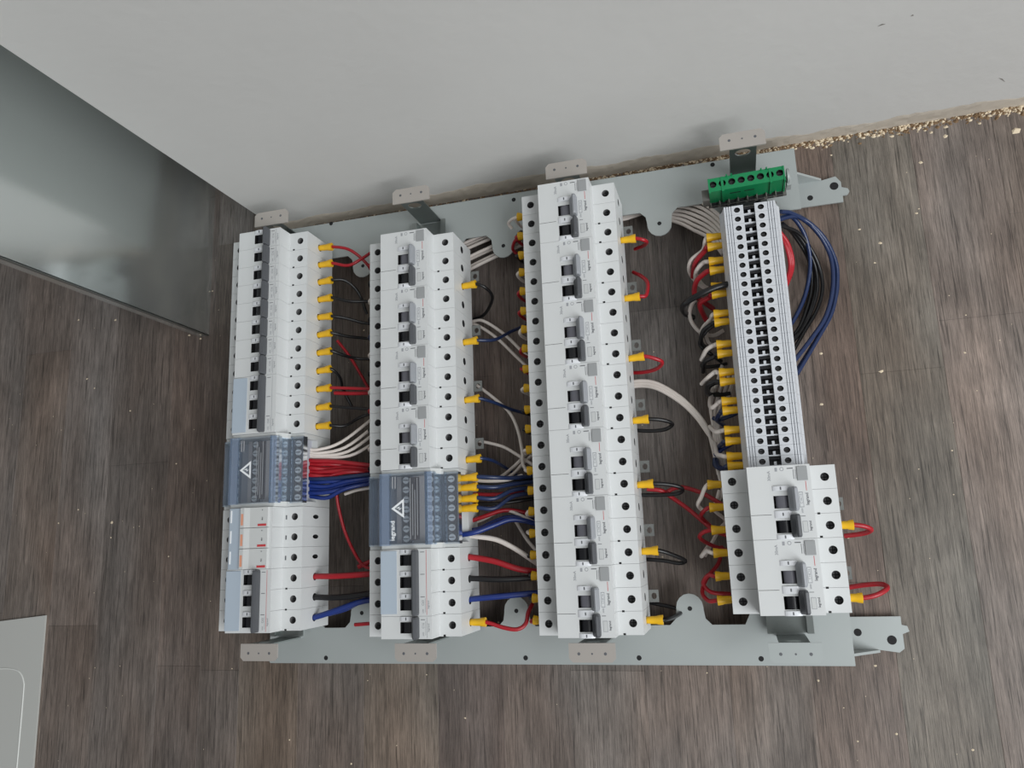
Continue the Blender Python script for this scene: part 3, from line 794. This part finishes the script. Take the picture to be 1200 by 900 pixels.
# ------------------------------------------------------------------ feed-through terminals
TP = 7.98
def build_terminal():
    r = empty('terminal_block', 0, 0, -44.4, '', 'terminal block', 'grey feed-through terminals on the rightmost rail')
    mb = MB(); h = TP / 2 - .07
    # left flank and right flank outer profiles with stepped ridges, middle channel
    def flank(s):
        out = [(s * 24, -44.2 + 2), (s * 24, -15), (s * 22.2, -11), (s * 20.4, -2.2), (s * 20.2, 0)]
        for x in (18.4, 16.4, 14.4): out += [(s * (x + .32), 0), (s * (x + .28), -1.0), (s * (x - .28), -1.0), (s * (x - .32), 0)]
        return out
    L = flank(-1); R = flank(1)
    prof = L + [(-13.3, 0), (-13.3, -12), (-4.8, -12), (-4.8, -13), (4.2, -13), (4.2, -12), (13.3, -12), (13.3, 0)] + list(reversed(R))
    prof = list(reversed(prof))
    mb.prism(prof, -h, h, 'term')
    for x0, x1, xc in ((-13.3, -4.8, -9.8), (4.2, 13.3, 9.0)):
        mb.cell((0, 0, 0), (1, 0, 0), (0, 1, 0), x0, x1, -h, h, xc, 0, 2.5, 2.3, 6, 'term', 'gap', n=14)
        for y, f in ((-h, 1), (h, -1)):
            q = [(x0, y, -12), (x1, y, -12), (x1, y, 0), (x0, y, 0)]
            mb.quad(*(q if f > 0 else q[::-1]), 'term')
        for x, f in ((x0, -1), (x1, 1)):
            q = [(x, -h, -12), (x, h, -12), (x, h, 0), (x, -h, 0)]
            mb.quad(*(q if f > 0 else q[::-1]), 'term')
    mb.box(-4.8, 4.2, -h, -h + 1.0, -13, -2.4, 'term')
    addkid(r, part('housing', mb, r, (0, 0, 44.4)))
    ib = MB(); ib.box(-4.5, 3.9, -h + 1.0, h - .2, -13, -9, 'black'); ib.box(-1.2, .7, -h + 1.0, -h + 3.8, -9, -2.8, 'term')
    ib.box(-4.5, 3.9, h - 2.4, h - .2, -9, -4.5, 'black')
    addkid(r, part('jumper_slot', ib, r, (0, 0, 44.4), 'black slot between the two screws'))
    sm = MB(); sm.cyl((0, 0, -5.6), (0, 0, -2.6), 2.15, 2.15, 'screw', 12); sm.box(-1.9, 1.9, -.3, .3, -2.62, -2.5, 'gap')
    sme = sm.mesh('clamp_screw')
    addkid(r, part('clamp_screw', sme, r, (-9.8, 0, 44.4)), part('clamp_screw', sme, r, (9.0, 0, 44.4)))
    return r
tb = build_terminal()
for i in range(27):
    o = tb if i == 0 else copy_tree(tb)
    o.location = MM(RX[3], -41.7 - i * TP, -44.4)
    if i == 0: l = 'grey feed-through terminal nearest the green bar, first of the row'
    elif i == 26: l = 'grey feed-through terminal touching the breaker below, last of the row'
    else: l = 'grey feed-through terminal, %s from the green bar' % ORD[i]
    o['label'] = l
# end stop plate above the first terminal
eo = empty('end_plate', RX[3], -37.0, -44.4, 'thin dark end stop between the green bar and the grey terminals', 'end stop')
mb = MB(); mb.box(-22, 22, -.5, .5, 2.4, 38, 'dgrey'); mb.box(-10, 10, .5, 7, 0.3, 12, 'dgrey')
part('plate', mb, eo)

# ------------------------------------------------------------------ green earth terminal bar
g = empty('earth_terminal_bar', 449, -12, -44.4, 'green terminal bar with eight screws clipped across the top of the rightmost rail', 'terminal bar')
mb = MB(); rot = math.radians(1.6)
x0, x1 = -31, 31
for k in range(8):
    a = x0 + k * 7.75; b = a + 7.75
    mb.cell((0, 0, 34), (1, 0, 0), (0, 1, 0), a, b, -5, 7, (a + b) / 2, 1.2, 3.0, 3.0, 6, 'green', 'gap', n=12)
    mb.cell((0, -5, 0), (1, 0, 0), (0, 0, 1), a, b, 8, 34, (a + b) / 2, 12, .01, .01, .1, 'green', 'green', n=4)
for a, b in ((-31, -29.6), (-20.5, -18.4), (18.6, 20.4), (29.8, 31)): mb.box(a, b, -6.0, 7, 9, 34.4, 'green')
mb.box(-31, -31.01, -5, 7, 8, 34, 'green'); mb.box(31, 31.01, -5, 7, 8, 34, 'green'); mb.box(-31, 31, 6.99, 7, 8, 34, 'green')
for x in (-16, -12, 12, 16.4): mb.box(x, x + 1.2, 6.2, 7.0, 30, 37.5, 'green')
o = part('green_body', mb, g); o.rotation_euler.z = rot
sb = MB()
for k in range(8):
    x = x0 + k * 7.75 + 3.9
    sb.cyl((x, 1.2, 28), (x, 1.2, 30.5), 2.5, 2.5, 'screw', 12); sb.box(x - 2.2, x + 2.2, .9, 1.5, 30.5, 30.6, 'gap')
o = part('screws', sb, g); o.rotation_euler.z = rot
gb = MB(); gb.box(-32.5, 32.5, -8.5, 6, 7.7, 10.8, 'dgrey')
for k in range(8):
    x = x0 + k * 7.75 + 3.9; gb.box(x - 2.6, x + 2.6, -8.2, -5.2, 10.8, 10.9, 'gap'); gb.box(x - 2.6, x + 2.6, -8.56, -8.5, 8.2, 10.6, 'gap')
    gb.box(x - 3.9, x - 2.9, -8.5, -5.2, 10.8, 14, 'dgrey')
gb.box(-17, 17, -5, 5, 0.3, 7.7, 'dgrey')
o = part('grey_base', gb, g); o.rotation_euler.z = rot
eb = MB(); eb.cyl((33, 1, 26), (34.8, 1, 26), 6.0, 6.0, 'galv', 16); eb.cyl((31, 0, 22), (36, 0, 22), 2.4, 2.4, 'galv', 10)
eb.box(32.5, 36, -6.5, -1, 14, 24, 'galv'); eb.box(-37, -31.2, -7, 3, 10, 22, 'dgrey')
o = part('end_fitting', eb, g, label='steel end fitting'); o.rotation_euler.z = rot
pm = MB(); pm.box(-14, -5, -5.06, -5, 24, 25.6, 'gap'); pm.box(-2, 6, -5.06, -5, 24, 25.6, 'gap')
o = part('embossed_marks', pm, g); o.rotation_euler.z = rot

# ------------------------------------------------------------------ wires
def poleY(c, k):
    base = (0.0, C2Y, 0.0, C4Y)[c]
    if c == 0 and k >= 11: return base - (k + .5) * P - BL
    if c == 1 and k >= 12: return base - (k + .5) * P - BL
    return base - (k + .5) * P
SLM = {}
def sleeve_mesh(L, sx):
    key = (L, sx)
    if key not in SLM:
        mb = MB(); mb.lathe((0, 0, 0), (sx, 0, 0), [(-3, 2.3), (0, 2.7), (L * .3, 3.05), (L * .6, 3.15), (L * .7, 3.6), (L, 4.0)], 'yellow', 12)
        SLM[key] = mb.mesh('yellow_sleeve')
    return SLM[key]
CNAME = {'w_red': 'red', 'w_white': 'white', 'w_black': 'black', 'w_blue': 'blue', 'w_navy': 'dark blue'}
NW = {}
def wire(col, pts, label, r=1.55, sleeve=None, group=None):
    """pts: 3-tuples in mm, or ('p',u,v,z) measured on the photograph at a height z. sleeve: (x,y,z,sx,L,tilt)"""
    P3 = [at(*p[1:]) if p[0] == 'p' else p for p in pts]
    if sleeve:
        x, y, z, sx, L, tilt = sleeve
        c, s = math.cos(tilt), math.sin(tilt)
        P3 = [(x + sx * 1, y, z), (x + sx * L * c, y + L * s, z)] + P3
    cx = sum(p[0] for p in P3) / len(P3); cy = sum(p[1] for p in P3) / len(P3)
    zm = min(p[2] for p in P3)
    o = part('wire', tube_mb([(p[0] - cx, p[1] - cy, p[2] - zm) for p in P3], r, col), None, (cx, cy, zm - FZ))
    o['label'] = label; o['category'] = 'wire'
    if group: o['group'] = group
    if sleeve:
        s_ = part('yellow_sleeve', sleeve_mesh(L, sx), o, (x - cx, y - cy, z - zm), 'yellow crimp sleeve')
        s_.rotation_euler.z = tilt * sx
    return o
def S(c, side, k, L=13, tilt=0, dy=0, z=-23): return (RX[c] + side * HB, poleY(c, k) + dy, z, side, L, tilt)
p_ = lambda *a: ('p',) + a
G = 'yellow-sleeved wires on the right of the leftmost column'
ww = [('w_red', [p_(408, 292, -26), p_(424, 303, -34), p_(437, 318, -44)]), ('w_red', [p_(408, 311, -26), p_(424, 303, -30), p_(440, 292, -44)]),
      ('w_black', [p_(405, 329, -30), p_(420, 343, -40), p_(430, 368, -52)]), ('w_black', [p_(410, 353, -28), p_(440, 353, -40)]),
      ('w_black', [p_(406, 373, -30), p_(425, 378, -38), p_(442, 380, -44)]), ('w_black', [p_(406, 394, -34), p_(425, 396, -46), p_(440, 398, -52)]),
      ('w_black', [p_(402, 416, -32), p_(418, 420, -44), p_(440, 421, -50)]), ('w_black', [p_(398, 442, -34), p_(402, 456, -50), p_(412, 476, -62)]),
      ('w_red', [p_(410, 455, -23), p_(442, 456, -28)]), ('w_black', [p_(412, 478, -24), p_(442, 480, -30)]),
      ('w_black', [p_(404, 499, -30), p_(420, 490, -40), p_(440, 482, -46)])]
for k, (cl, pts) in enumerate(ww):
    t = [-.04, .02, .06, .05, -.02, .07, .05, .07, .03, .04, 0][k]
    wire(cl, pts, '%s wire in yellow sleeve, %s right of the leftmost column' % (CNAME[cl], ordl(k, 11)), sleeve=S(0, 1, k, 13.5, t), group=G)
wire('w_red', [p_(392, 460.5, -26), p_(415, 461, -28), p_(442, 460, -32)], 'second red wire lying against the thick red run between the first two columns', r=1.9)
wire('w_red', [p_(395, 399, -50), p_(410, 418, -56), p_(425, 443, -62), p_(440, 470, -70)], 'thin dark red wire slanting deep between the first two columns')
for i, (a, b, c) in enumerate([((372, 527), (400, 518), (440, 488)), ((374, 531), (405, 524), (442, 497)), ((376, 534), (408, 529), (442, 506)), ((372, 536), (410, 534), (442, 517))]):
    wire('w_white', [p_(a[0] - 14, a[1] - 2, -22), p_(*a, -24), p_(*b, -30), p_(*c, -44)], '%s of four white wires fanning up from the leftmost clear block' % ORD[i], group='white wires fanning from the first clear block')
for i in range(5):
    y = 539 + i * 4.3; j = rnd.uniform(-1.2, 1.2)
    wire('w_red', [p_(356, y - 1, -20), p_(367, y + 1, -21 - (i % 2) * 2), p_(385, y + 1.5 + j, -23 - (i * 7 % 5)), p_(408, y + 3 - i * 1.6 - j, -27 - (i * 3 % 4) * 2), p_(448, 547 + i * 1.7, -38 - i * 2)],
         '%s red wire in the bundle leaving the leftmost clear block' % ORD[i], r=2.05, group='red bundle of the first clear block')
for i in range(6):
    y = 561 + i * 4.2; j = rnd.uniform(-1.2, 1.2)
    wire('w_blue' if i else 'w_navy', [p_(354, y - 2, -20), p_(366, y, -21 - (i % 2) * 2), p_(384, y + j, -23 - (i * 5 % 4)), p_(406, y - 2 - i * 1.3 - j, -27 - (i * 3 % 5)), p_(448, 554 + i * 2.0, -38 - i)],
         '%s blue wire in the bundle leaving the leftmost clear block' % ORD[i], r=2.0, group='blue bundle of the first clear block')
wire('w_white', [p_(404, 579, -38), p_(420, 574, -38), p_(446, 570, -40)], 'white wire below the blue bundle between the first two columns')
wire('w_red', [p_(394, 576, -34), p_(397, 596, -38), p_(406, 628, -44), p_(423, 660, -48), p_(440, 668, -50)], 'thin red wire dropping from the blue bundle to the thick red wire')
wire('w_red', [(RX[0] + HB - 3, poleY(0, 14), -23), p_(372, 675.5, -23), p_(400, 675, -24), p_(445, 672, -30)], 'thick red wire at the foot of the leftmost column', r=2.7)
wire('w_red', [p_(420, 664, -50), p_(445, 654, -50)], 'short thick red wire above the thick red one', r=2.4)
wire('w_black', [(RX[0] + HB - 3, poleY(0, 15), -23), p_(372, 700, -23), p_(400, 700, -25), p_(445, 694, -32)], 'thick black wire at the foot of the leftmost column', r=2.7)
wire('w_blue', [(RX[0] + HB - 3, poleY(0, 16), -23), p_(372, 722.5, -23), p_(392, 716, -25), p_(420, 706, -30), p_(446, 701, -36)], 'thick blue wire at the foot of the leftmost column', r=2.7)
wire('w_blue', [p_(385, 720, -32), p_(410, 712, -34), p_(446, 690, -40)], 'second blue wire beside the thick blue one at the foot of the leftmost column', r=1.9)
# left flank of column 2
cyc = ['w_red', 'w_black', 'w_white', 'w_black', 'w_navy', 'w_white', 'w_black', 'w_white', 'w_red', 'w_black', 'w_white', 'w_black']
for k in range(12):
    x, y = RX[1] - HB, poleY(1, k)
    wire(cyc[k], [(x - 15, y - 2, -30), (x - 14, y - 3, -48), (x - 4, y - 4, -66), (x + 8, y - 4, -70)],
         '%s yellow-sleeved wire under the second column left side, %s' % (CNAME[cyc[k]], ordl(k, 12)), sleeve=S(1, -1, k, 9), group='wires under the left side of the second column')
wire('w_red', [p_(416, 732, -26)], 'red yellow-sleeved wire at the foot of the second column, left side', sleeve=S(1, -1, 15, 7), r=1.7)
# right flank of column 2
G = 'yellow-sleeved wires on the right of the second column'
for i, (k, cl, pts) in enumerate([(2, 'w_black', [p_(570, 338, -28), p_(577, 350, -45), p_(568, 368, -65), p_(555, 374, -70)]), (5, 'w_navy', [p_(580, 398, -34), p_(600, 388, -60), p_(620, 380, -68)]),
                       (8, 'w_navy', [p_(580, 472, -36), p_(600, 480, -60), p_(622, 486, -68)]), (11, 'w_navy', [p_(578, 540, -36), p_(592, 548, -60), p_(610, 560, -68)])]):
    wire(cl, pts, '%s yellow-sleeved wire, %s on the right of the second column' % (CNAME[cl], ORD[i]), sleeve=S(1, 1, k, 13, .05), group=G)
wire('w_red', [p_(590, 735.5, -25), p_(606, 737.5, -27), p_(616, 731, -30), p_(619, 718, -34), p_(624, 708, -40)], 'red wire in a yellow sleeve, lowest on the right of the second column', sleeve=S(1, 1, 15, 13.5, .0), r=1.8)
wire('w_red', [(RX[1] + HB - 3, poleY(1, 12), -23), p_(552, 653, -23), p_(580, 658, -25), p_(608, 667, -30), p_(640, 671, -38)], 'thick red wire leaving the foot of the second column', r=2.7)
wire('w_black', [(RX[1] + HB - 3, poleY(1, 13), -23), p_(553, 678, -23), p_(590, 679, -28), p_(640, 676, -38)], 'thick black wire leaving the foot of the second column', r=2.5)
wire('w_blue', [(RX[1] + HB - 3, poleY(1, 14), -23), p_(554, 702, -23), p_(585, 699, -27), p_(640, 694, -38)], 'thick blue wire leaving the foot of the second column', r=2.6)
for i, v in enumerate((560.5, 572, 585, 596.5)):
    x, y, z = at(541, v, -19)
    cl = 'w_navy'
    wire(cl, [p_(580, v - 1, -24), p_(603, 560 + i * 7, -36), p_(640, 556 + i * 7, -50)], 'dark blue yellow-sleeved wire, %s down the second clear block' % ORD[i],
         sleeve=(x, y, z, 1, 14.5, .03), group='sleeved wires of the second clear block', r=1.9)
for i, v in enumerate((566, 579, 590)):
    wire('w_red' if i == 1 else 'w_black', [p_(555, v, -34), p_(585, v, -38), p_(640, v - 8, -52)], '%s wire between the sleeved ones of the second clear block, %s' % ('red' if i == 1 else 'black', ORD[i]), r=1.7)
def ww2(cl, pts, lab, r=1.55): wire(cl, [p_(*q) for q in pts], lab, r)
ww2('w_white', [(552, 377, -66), (566, 376, -62), (590, 391, -60), (612, 412, -50), (632, 430, -42)], 'upper of two parallel white wires slanting between second and third columns')
ww2('w_white', [(548, 378, -70), (561, 382, -66), (582, 396, -64), (604, 417, -58), (624, 436, -52)], 'lower of two parallel white wires slanting between second and third columns')
ww2('w_white', [(540, 440, -66), (558, 451, -64), (583, 470, -60), (598, 485, -58), (607, 505, -54), (612, 530, -46), (613, 545, -42), (622, 556, -40)], 'long white wire curving down to the third column')
ww2('w_white', [(548, 516, -64), (562, 517, -62), (588, 523, -58), (606, 533, -52), (626, 546, -46)], 'white wire arching from the second column to the knot beside the third')
ww2('w_white', [(580, 563, -62), (592, 555, -60), (606, 543, -56), (620, 528, -50)], 'first white wire rising from the dark bundle to the third column')
ww2('w_white', [(592, 562, -60), (604, 553, -56), (614, 542, -54), (628, 530, -50)], 'second white wire rising from the dark bundle to the third column')
ww2('w_white', [(555, 563, -30), (575, 564, -31), (595, 562.5, -36), (612, 557, -46)], 'white wire lying along the sleeved dark blue wires')
ww2('w_red', [(548, 612, -36), (568, 605, -38), (590, 598, -42), (612, 600, -48), (635, 606, -54)], 'dark red wire below the second clear block', 2.0)
ww2('w_white', [(545, 616, -50), (565, 609, -48), (590, 598, -44), (612, 605, -44), (640, 620, -44)], 'white wire crossing over the dark red one below the second clear block')
ww2('w_blue', [(538, 627, -22), (556, 624, -23), (578, 616, -30), (598, 609, -36), (618, 611, -42), (640, 618, -48)], 'blue wire leaving the lower end of the second clear block', 2.4)
ww2('w_blue', [(540, 622, -34), (560, 620, -34), (580, 611, -38), (600, 606, -42), (640, 612, -50)], 'second blue wire behind the one leaving the second clear block', 2.0)
ww2('w_white', [(540, 626, -30), (556, 628.5, -28), (580, 632, -28), (600, 641, -30), (620, 654, -36), (640, 668, -42)], 'thick white wire bowing down to the third column', 2.3)
ww2('w_white', [(604, 610, -58), (611, 622, -54), (618, 633, -48), (628, 645, -46)], 'short pale wire end beside the third column')
ww2('w_white', [(600, 268, -40), (596, 262, -36), (600, 257, -28), (607, 254, -24)], 'small white wire loop at the top left of the third column')
ww2('w_red', [(608, 300, -52), (601, 292, -46), (603, 283, -34), (608, 279, -26)], 'small red wire loop at the top left of the third column')
# left flank of column 3
cyc3 = ['w_white', 'w_red', 'w_black', 'w_white', 'w_red', 'w_red', 'w_white', 'w_red', 'w_red', 'w_white', 'w_black', 'w_black', 'w_white', 'w_white', 'w_black', 'w_white', 'w_white', 'w_black', 'w_black', 'w_black', 'w_red']
for k in range(21):
    x, y = RX[2] - HB, poleY(2, k); j = rnd.uniform(-2, 2)
    wire(cyc3[k], [(x - 14, y + j, -29), (x - 12, y + j, -50), (x, y + j, -68), (x + 14, y, -72)],
         '%s yellow-sleeved wire under the third column left side, %s' % (CNAME[cyc3[k]], ordl(k, 21)), sleeve=S(2, -1, k, 10.5, rnd.uniform(-.1, .1)), group='wires under the left side of the third column')
# right flank of column 3
G = 'yellow-sleeved wires on the right of the third column'
R3 = [('w_red', [p_(755, 281.5, -25), p_(758, 284, -36), p_(754, 288, -55), p_(744, 292, -66)]), ('w_red', [p_(757, 346, -26), p_(759, 332, -34), p_(752, 324, -44), p_(742, 319, -56)]),
      ('w_red', [p_(770, 421, -26), p_(776, 425, -32), p_(770, 432, -42), p_(756, 436, -52), p_(738, 437, -58)]),
      ('w_black', [p_(778, 492.5, -27), p_(788, 497, -34), p_(780, 503, -42), p_(762, 505, -48), p_(742, 504, -52)]),
      ('w_black', [p_(785, 568, -27), p_(799, 572, -32), p_(796, 578, -40), p_(775, 580, -45), p_(746, 580, -48)]),
      ('w_black', [p_(788, 650, -30), p_(803, 657, -40), p_(796, 660, -48), p_(778, 657, -52), p_(752, 655, -55)]),
      ('w_black', [p_(790, 723, -40), p_(799, 716, -58), p_(785, 711, -64), p_(760, 706, -66)])]
for i, (cl, pts) in enumerate(R3):
    wire(cl, pts, '%s yellow-sleeved wire, %s on the right of the third column' % (CNAME[cl], ordl(i, 7)), sleeve=S(2, 1, 3 * i + 2, 13, [.0, .03, .07, .04, .03, .02, .0][i]), group=G, r=1.7)
ww2('w_red', [(758, 573, -44), (775, 575, -46), (786, 582, -52), (806, 596, -50), (825, 612, -44), (838, 622, -38), (860, 630, -36)], 'lower red wire crossing from the third to the rightmost column', 1.9)
ww2('w_red', [(775, 580, -56), (795, 571, -56), (818, 576, -52), (834, 584, -46), (860, 600, -40)], 'upper red wire crossing from the third to the rightmost column', 1.9)
for i, dv in enumerate((0, 3.4, 6.5)):
    ww2('w_white', [(730, 449 + dv, -60 - i), (752, 446 + dv, -60 - i), (772, 450 + dv, -58), (797, 465 + dv, -55), (815, 482 + dv, -54), (828, 500 + dv, -52), (834 + i * 1.5, 520, -50), (840 + i * 2, 545, -48), (846 + i * 2, 568, -44), (856, 580 + i * 8, -40)],
        '%s of three white wires bowing from the third column to the terminals' % ('upper', 'middle', 'lower')[i])
# white bundle passing below the upper bar to the terminal row
tops = [(845, 240, 868, 262), (838, 247, 862, 276), (833, 256, 852, 276), (830, 264, 850, 285), (826, 268, 846, 292), (822, 262, 850, 300), (816, 264, 846, 310)]
for i in range(7):
    a = at(546, 318 - (0, 3, 12, 15, 26, 30, 34)[i], -64 - (i % 3) * 3); x1, y1, x2, y2 = tops[i]
    m1_ = at(650, 272 - (0, 3, 8, 11, 18, 21, 25)[i], -67 - (i % 3) * 2.5); m2_ = at(735, 256 - i * 1.6, -70); m3_ = at(790, 234 + i * 4.2, -64)
    m4_ = at(818 - i * .8, 236 + i * 5.6, -56)
    wire('w_white', [(a[0] - 40, a[1] - 20, -72), a, m1_, m2_, m3_, m4_, at(840 - i * 1.2, 250 + i * 5, -46), at(856 - i * 1.5, 268 + i * 5, -38)],
         'white bundle wire curling from under the upper bar, %s from outside' % ORD[i], r=1.7, group='white bundle below the upper bar')
# left flank of the terminals
G = 'yellow-sleeved wires on the left of the grey terminals'
ZT = -19
TL = [(276, 'w_white', [(824, 293, -26), (810, 305, -32), (808, 318, -42), (818, 332, -55), (834, 342, -64)]),
      (287, 'w_red', [(826, 294, -24), (815, 308, -30), (812, 325, -44)]),
      (304, 'w_white', [(824, 308, -24), (816, 318, -30), (815, 332, -45)]),
      (315, 'w_red', [(826, 320, -22), (816, 330, -28), (814, 345, -36), (822, 352, -46), (836, 362, -58)]),
      (334, 'w_black', [(832, 338, -20), (818, 346, -22), (802, 358, -30)]),
      (343, 'w_red', [(832, 348, -26), (820, 356, -34), (826, 372, -48), (834, 384, -60)]),
      (366, 'w_white', [(833, 374, -26), (824, 384, -36), (822, 395, -48), (828, 410, -60)]),
      (376, 'w_black', [(834, 380, -22), (824, 388, -30), (822, 402, -42), (832, 410, -56)]),
      (402, 'w_white', [(838, 404, -22), (828, 410, -26), (822, 422, -36)]),
      (413, 'w_black', [(838, 418, -24), (826, 424, -32), (824, 436, -48)]),
      (435, 'w_white', [(838, 436, -22), (830, 442, -26), (822, 450, -36)]),
      (446, 'w_black', [(838, 447, -22), (829, 452, -28), (830, 462, -42), (846, 461, -54)]),
      (469, 'w_white', [(842, 472, -22), (834, 478, -28), (832, 470, -40), (836, 455, -52)]),
      (480, 'w_navy', [(844, 484, -26), (840, 492, -36), (848, 498, -50)]),
      (503, 'w_white', [(846, 505, -22), (838, 506, -28), (832, 500, -44)]),
      (516, 'w_navy', [(846, 520, -28), (842, 526, -44), (848, 536, -58)]),
      (534, 'w_white', [(846, 534, -22), (840, 532, -30), (838, 520, -44)]),
      (545, 'w_navy', [(848, 549, -26), (842, 546, -34), (840, 538, -50)])]
for i, (v, cl, pts) in enumerate(TL):
    dxx = 849 + (v - 276) * (872 - 849) / 270.0
    x, y, z = at(dxx, v, ZT)
    wire(cl, [p_(u_, v_, z_) for u_, v_, z_ in pts], '%s yellow-sleeved wire, %s left of the grey terminals' % (CNAME[cl], ordl(i, 18)), sleeve=(RX[3] - 23.5, y, z, -1, 12.5, 0), group=G, r=2.3 if cl == 'w_red' else 1.9)
ww2('w_white', [(816, 322, -58), (824, 334, -60), (836, 340, -62), (850, 345, -64)], 'white wire passing behind the black loop near the terminals')
ww2('w_white', [(822, 346, -56), (812, 355, -54), (808, 368, -52), (812, 380, -50), (822, 390, -50), (836, 393, -50), (848, 387, -50)], 'round white wire loop left of the terminals', 1.8)
ww2('w_black', [(844, 380, -40), (832, 384, -40), (822, 396, -42), (821, 405, -44), (830, 413, -48), (846, 424, -52)], 'black wire loop crossing the white loops left of the terminals', 1.8)
ww2('w_white', [(840, 374, -44), (832, 380, -46), (828, 392, -48), (832, 403, -48), (846, 404, -50)], 'inner white wire loop left of the terminals')
ww2('w_black', [(848, 416, -44), (836, 418, -44), (824, 426, -46), (824, 430, -48), (840, 429, -50), (852, 426, -52)], 'flat black wire loop left of the terminals')
ww2('w_black', [(850, 448, -42), (838, 449, -42), (830, 455, -44), (831, 461, -46), (842, 463, -48), (856, 461, -50)], 'lower black wire loop left of the terminals', 1.8)
for i, (a, b) in enumerate((((842, 440), (833, 473)), ((846, 446), (838, 480)), ((851, 448), (842, 482)), ((856, 452), (846, 486)))):
    ww2('w_white', [(a[0] + 4, a[1] - 12, -50), (a[0], a[1] + 4, -50 - i), (b[0], b[1], -52 - i), (836 + i * 2, 500, -52), (838 + i * 3, 530, -50), (842 + i * 3, 556, -48)], '%s white wire running down beside the terminals' % ORD[i], 1.6)
ww2('w_navy', [(836, 490, -44), (842, 492, -40), (854, 488, -34), (866, 483, -30)], 'upper short dark blue wire between white ones beside the terminals', 1.9)
ww2('w_blue', [(838, 533, -44), (846, 527, -38), (856, 521, -32), (866, 516, -30)], 'short blue wire slanting to the terminals', 1.7)
ww2('w_navy', [(838, 537, -46), (838, 545, -44), (846, 550, -40), (858, 551, -34)], 'lower dark blue wire hooked beside the terminals', 1.9)
# left flank of column 4 breakers
R4 = [('w_white', [(822, 582, -28), (818, 592, -34), (826, 598, -40), (838, 590, -46), (843, 575, -50)]), ('w_red', [(824, 600, -28), (822, 606, -38), (834, 618, -50)]),
      ('w_red', [(824, 624, -26), (820, 630, -34), (832, 638, -44), (852, 645, -50)]), ('w_white', [(828, 646, -28), (822, 652, -38), (830, 640, -52)]),
      ('w_red', [(830, 674, -28), (824, 684, -36), (834, 694, -46), (856, 696, -52)]), ('w_red', [(830, 704, -28), (823, 694, -38), (828, 678, -46), (842, 660, -54), (846, 640, -60)])]
for i, (cl, pts) in enumerate(R4):
    wire(cl, [p_(*q) for q in pts], '%s yellow-sleeved wire, %s left of the two lower right breakers' % (CNAME[cl], ordl(i, 6)), sleeve=S(3, -1, i, 11.5, [.02, 0, 0, .0, .0, -.04][i]), group='sleeved wires on the left of the lower right breakers', r=1.7)
ww2('w_white', [(846, 560, -50), (846, 580, -50), (836, 596, -52), (850, 610, -54), (842, 622, -56), (826, 652, -50)], 'white wire winding behind the sleeves of the lower right breakers')
for i, (k, pts) in enumerate([(2, [(1014, 617, -25), (1021, 621, -30), (1012, 625, -38), (990, 628, -46)]), (5, [(1028, 697, -24), (1040, 689, -30), (1032, 684.5, -38), (1010, 686, -44), (985, 690, -50)])]):
    wire('w_red', [p_(*q) for q in pts], 'red yellow-sleeved wire loop right of the %s breaker of the rightmost column' % ('upper', 'lowest')[i], sleeve=S(3, 1, k, 11, [-.02, -.03][i]), r=1.9)
# big loops right of the terminals
BLU = [((475, -55, -26), [(935, 254, -40), (962, 274, -55), (978, 303, -64), (981, 330, -68), (975, 365, -66), (958, 397, -58), (934, 438, -40)], 'w_navy', 'outermost'),
       ((475, -50, -26), [(932, 252, -40), (956, 270, -52), (973, 300, -62), (976, 335, -62), (968, 370, -58), (950, 398, -50), (930, 424, -38)], 'w_navy', 'second'),
       ((475, -52, -26), [(926, 253, -38), (942, 273, -52), (949, 300, -62), (948, 325, -66), (942, 350, -66), (930, 375, -56), (920, 388, -44)], 'w_navy', 'innermost')]
for st, pts, cl, nm in BLU:
    wire(cl, [(468, -47, -22)] + [p_(*q) for q in pts], '%s blue wire loop right of the grey terminals' % nm, r=1.9)
ww2('w_navy', [(915, 248, -24), (928, 250, -34), (950, 264, -50), (970, 290, -64), (980, 320, -74), (980, 345, -74), (968, 378, -68), (948, 412, -54), (930, 440, -40)], 'dark blue wire lying under the outermost loop right of the terminals', 1.9)
for i in range(4):
    d = (0, 5, 7, 13)[i] - 3
    ww2('w_black', [(917, 262 + i, -30), (932 + d * .6, 275, -50), (950 + d * .7, 305, -70 + i), (954 + d, 335, -76 + i), (948 + d, 362, -72), (936 + d * .7, 388, -62), (918 + d, 404 + d, -44)], '%s black wire loop right of the grey terminals' % ORD[i], 1.7)
for i in range(3):
    ww2('w_red', [(914, 272, -26), (920 + i * 1.6, 285, -34), (925 + i * 1.8, 303, -42 - i), (925 + i * 1.4, 318, -44 - i), (918 + i, 338, -36)], '%s red wire bowing out right of the grey terminals' % ORD[i], 1.7)
ww2('w_black', [(853, 333, -13), (836, 338, -11), (819, 346, -12), (805, 354, -18), (800, 360, -32), (803, 367, -50), (812, 372, -66)], 'thick black wire crossing over the sleeves left of the terminals', 2.7)
for o_ in COL.objects:
    if 'label' in o_ and 'category' in o_ and not 4 <= len(o_['label'].split()) <= 16: print('LABEL', len(o_['label'].split()), o_['label'])
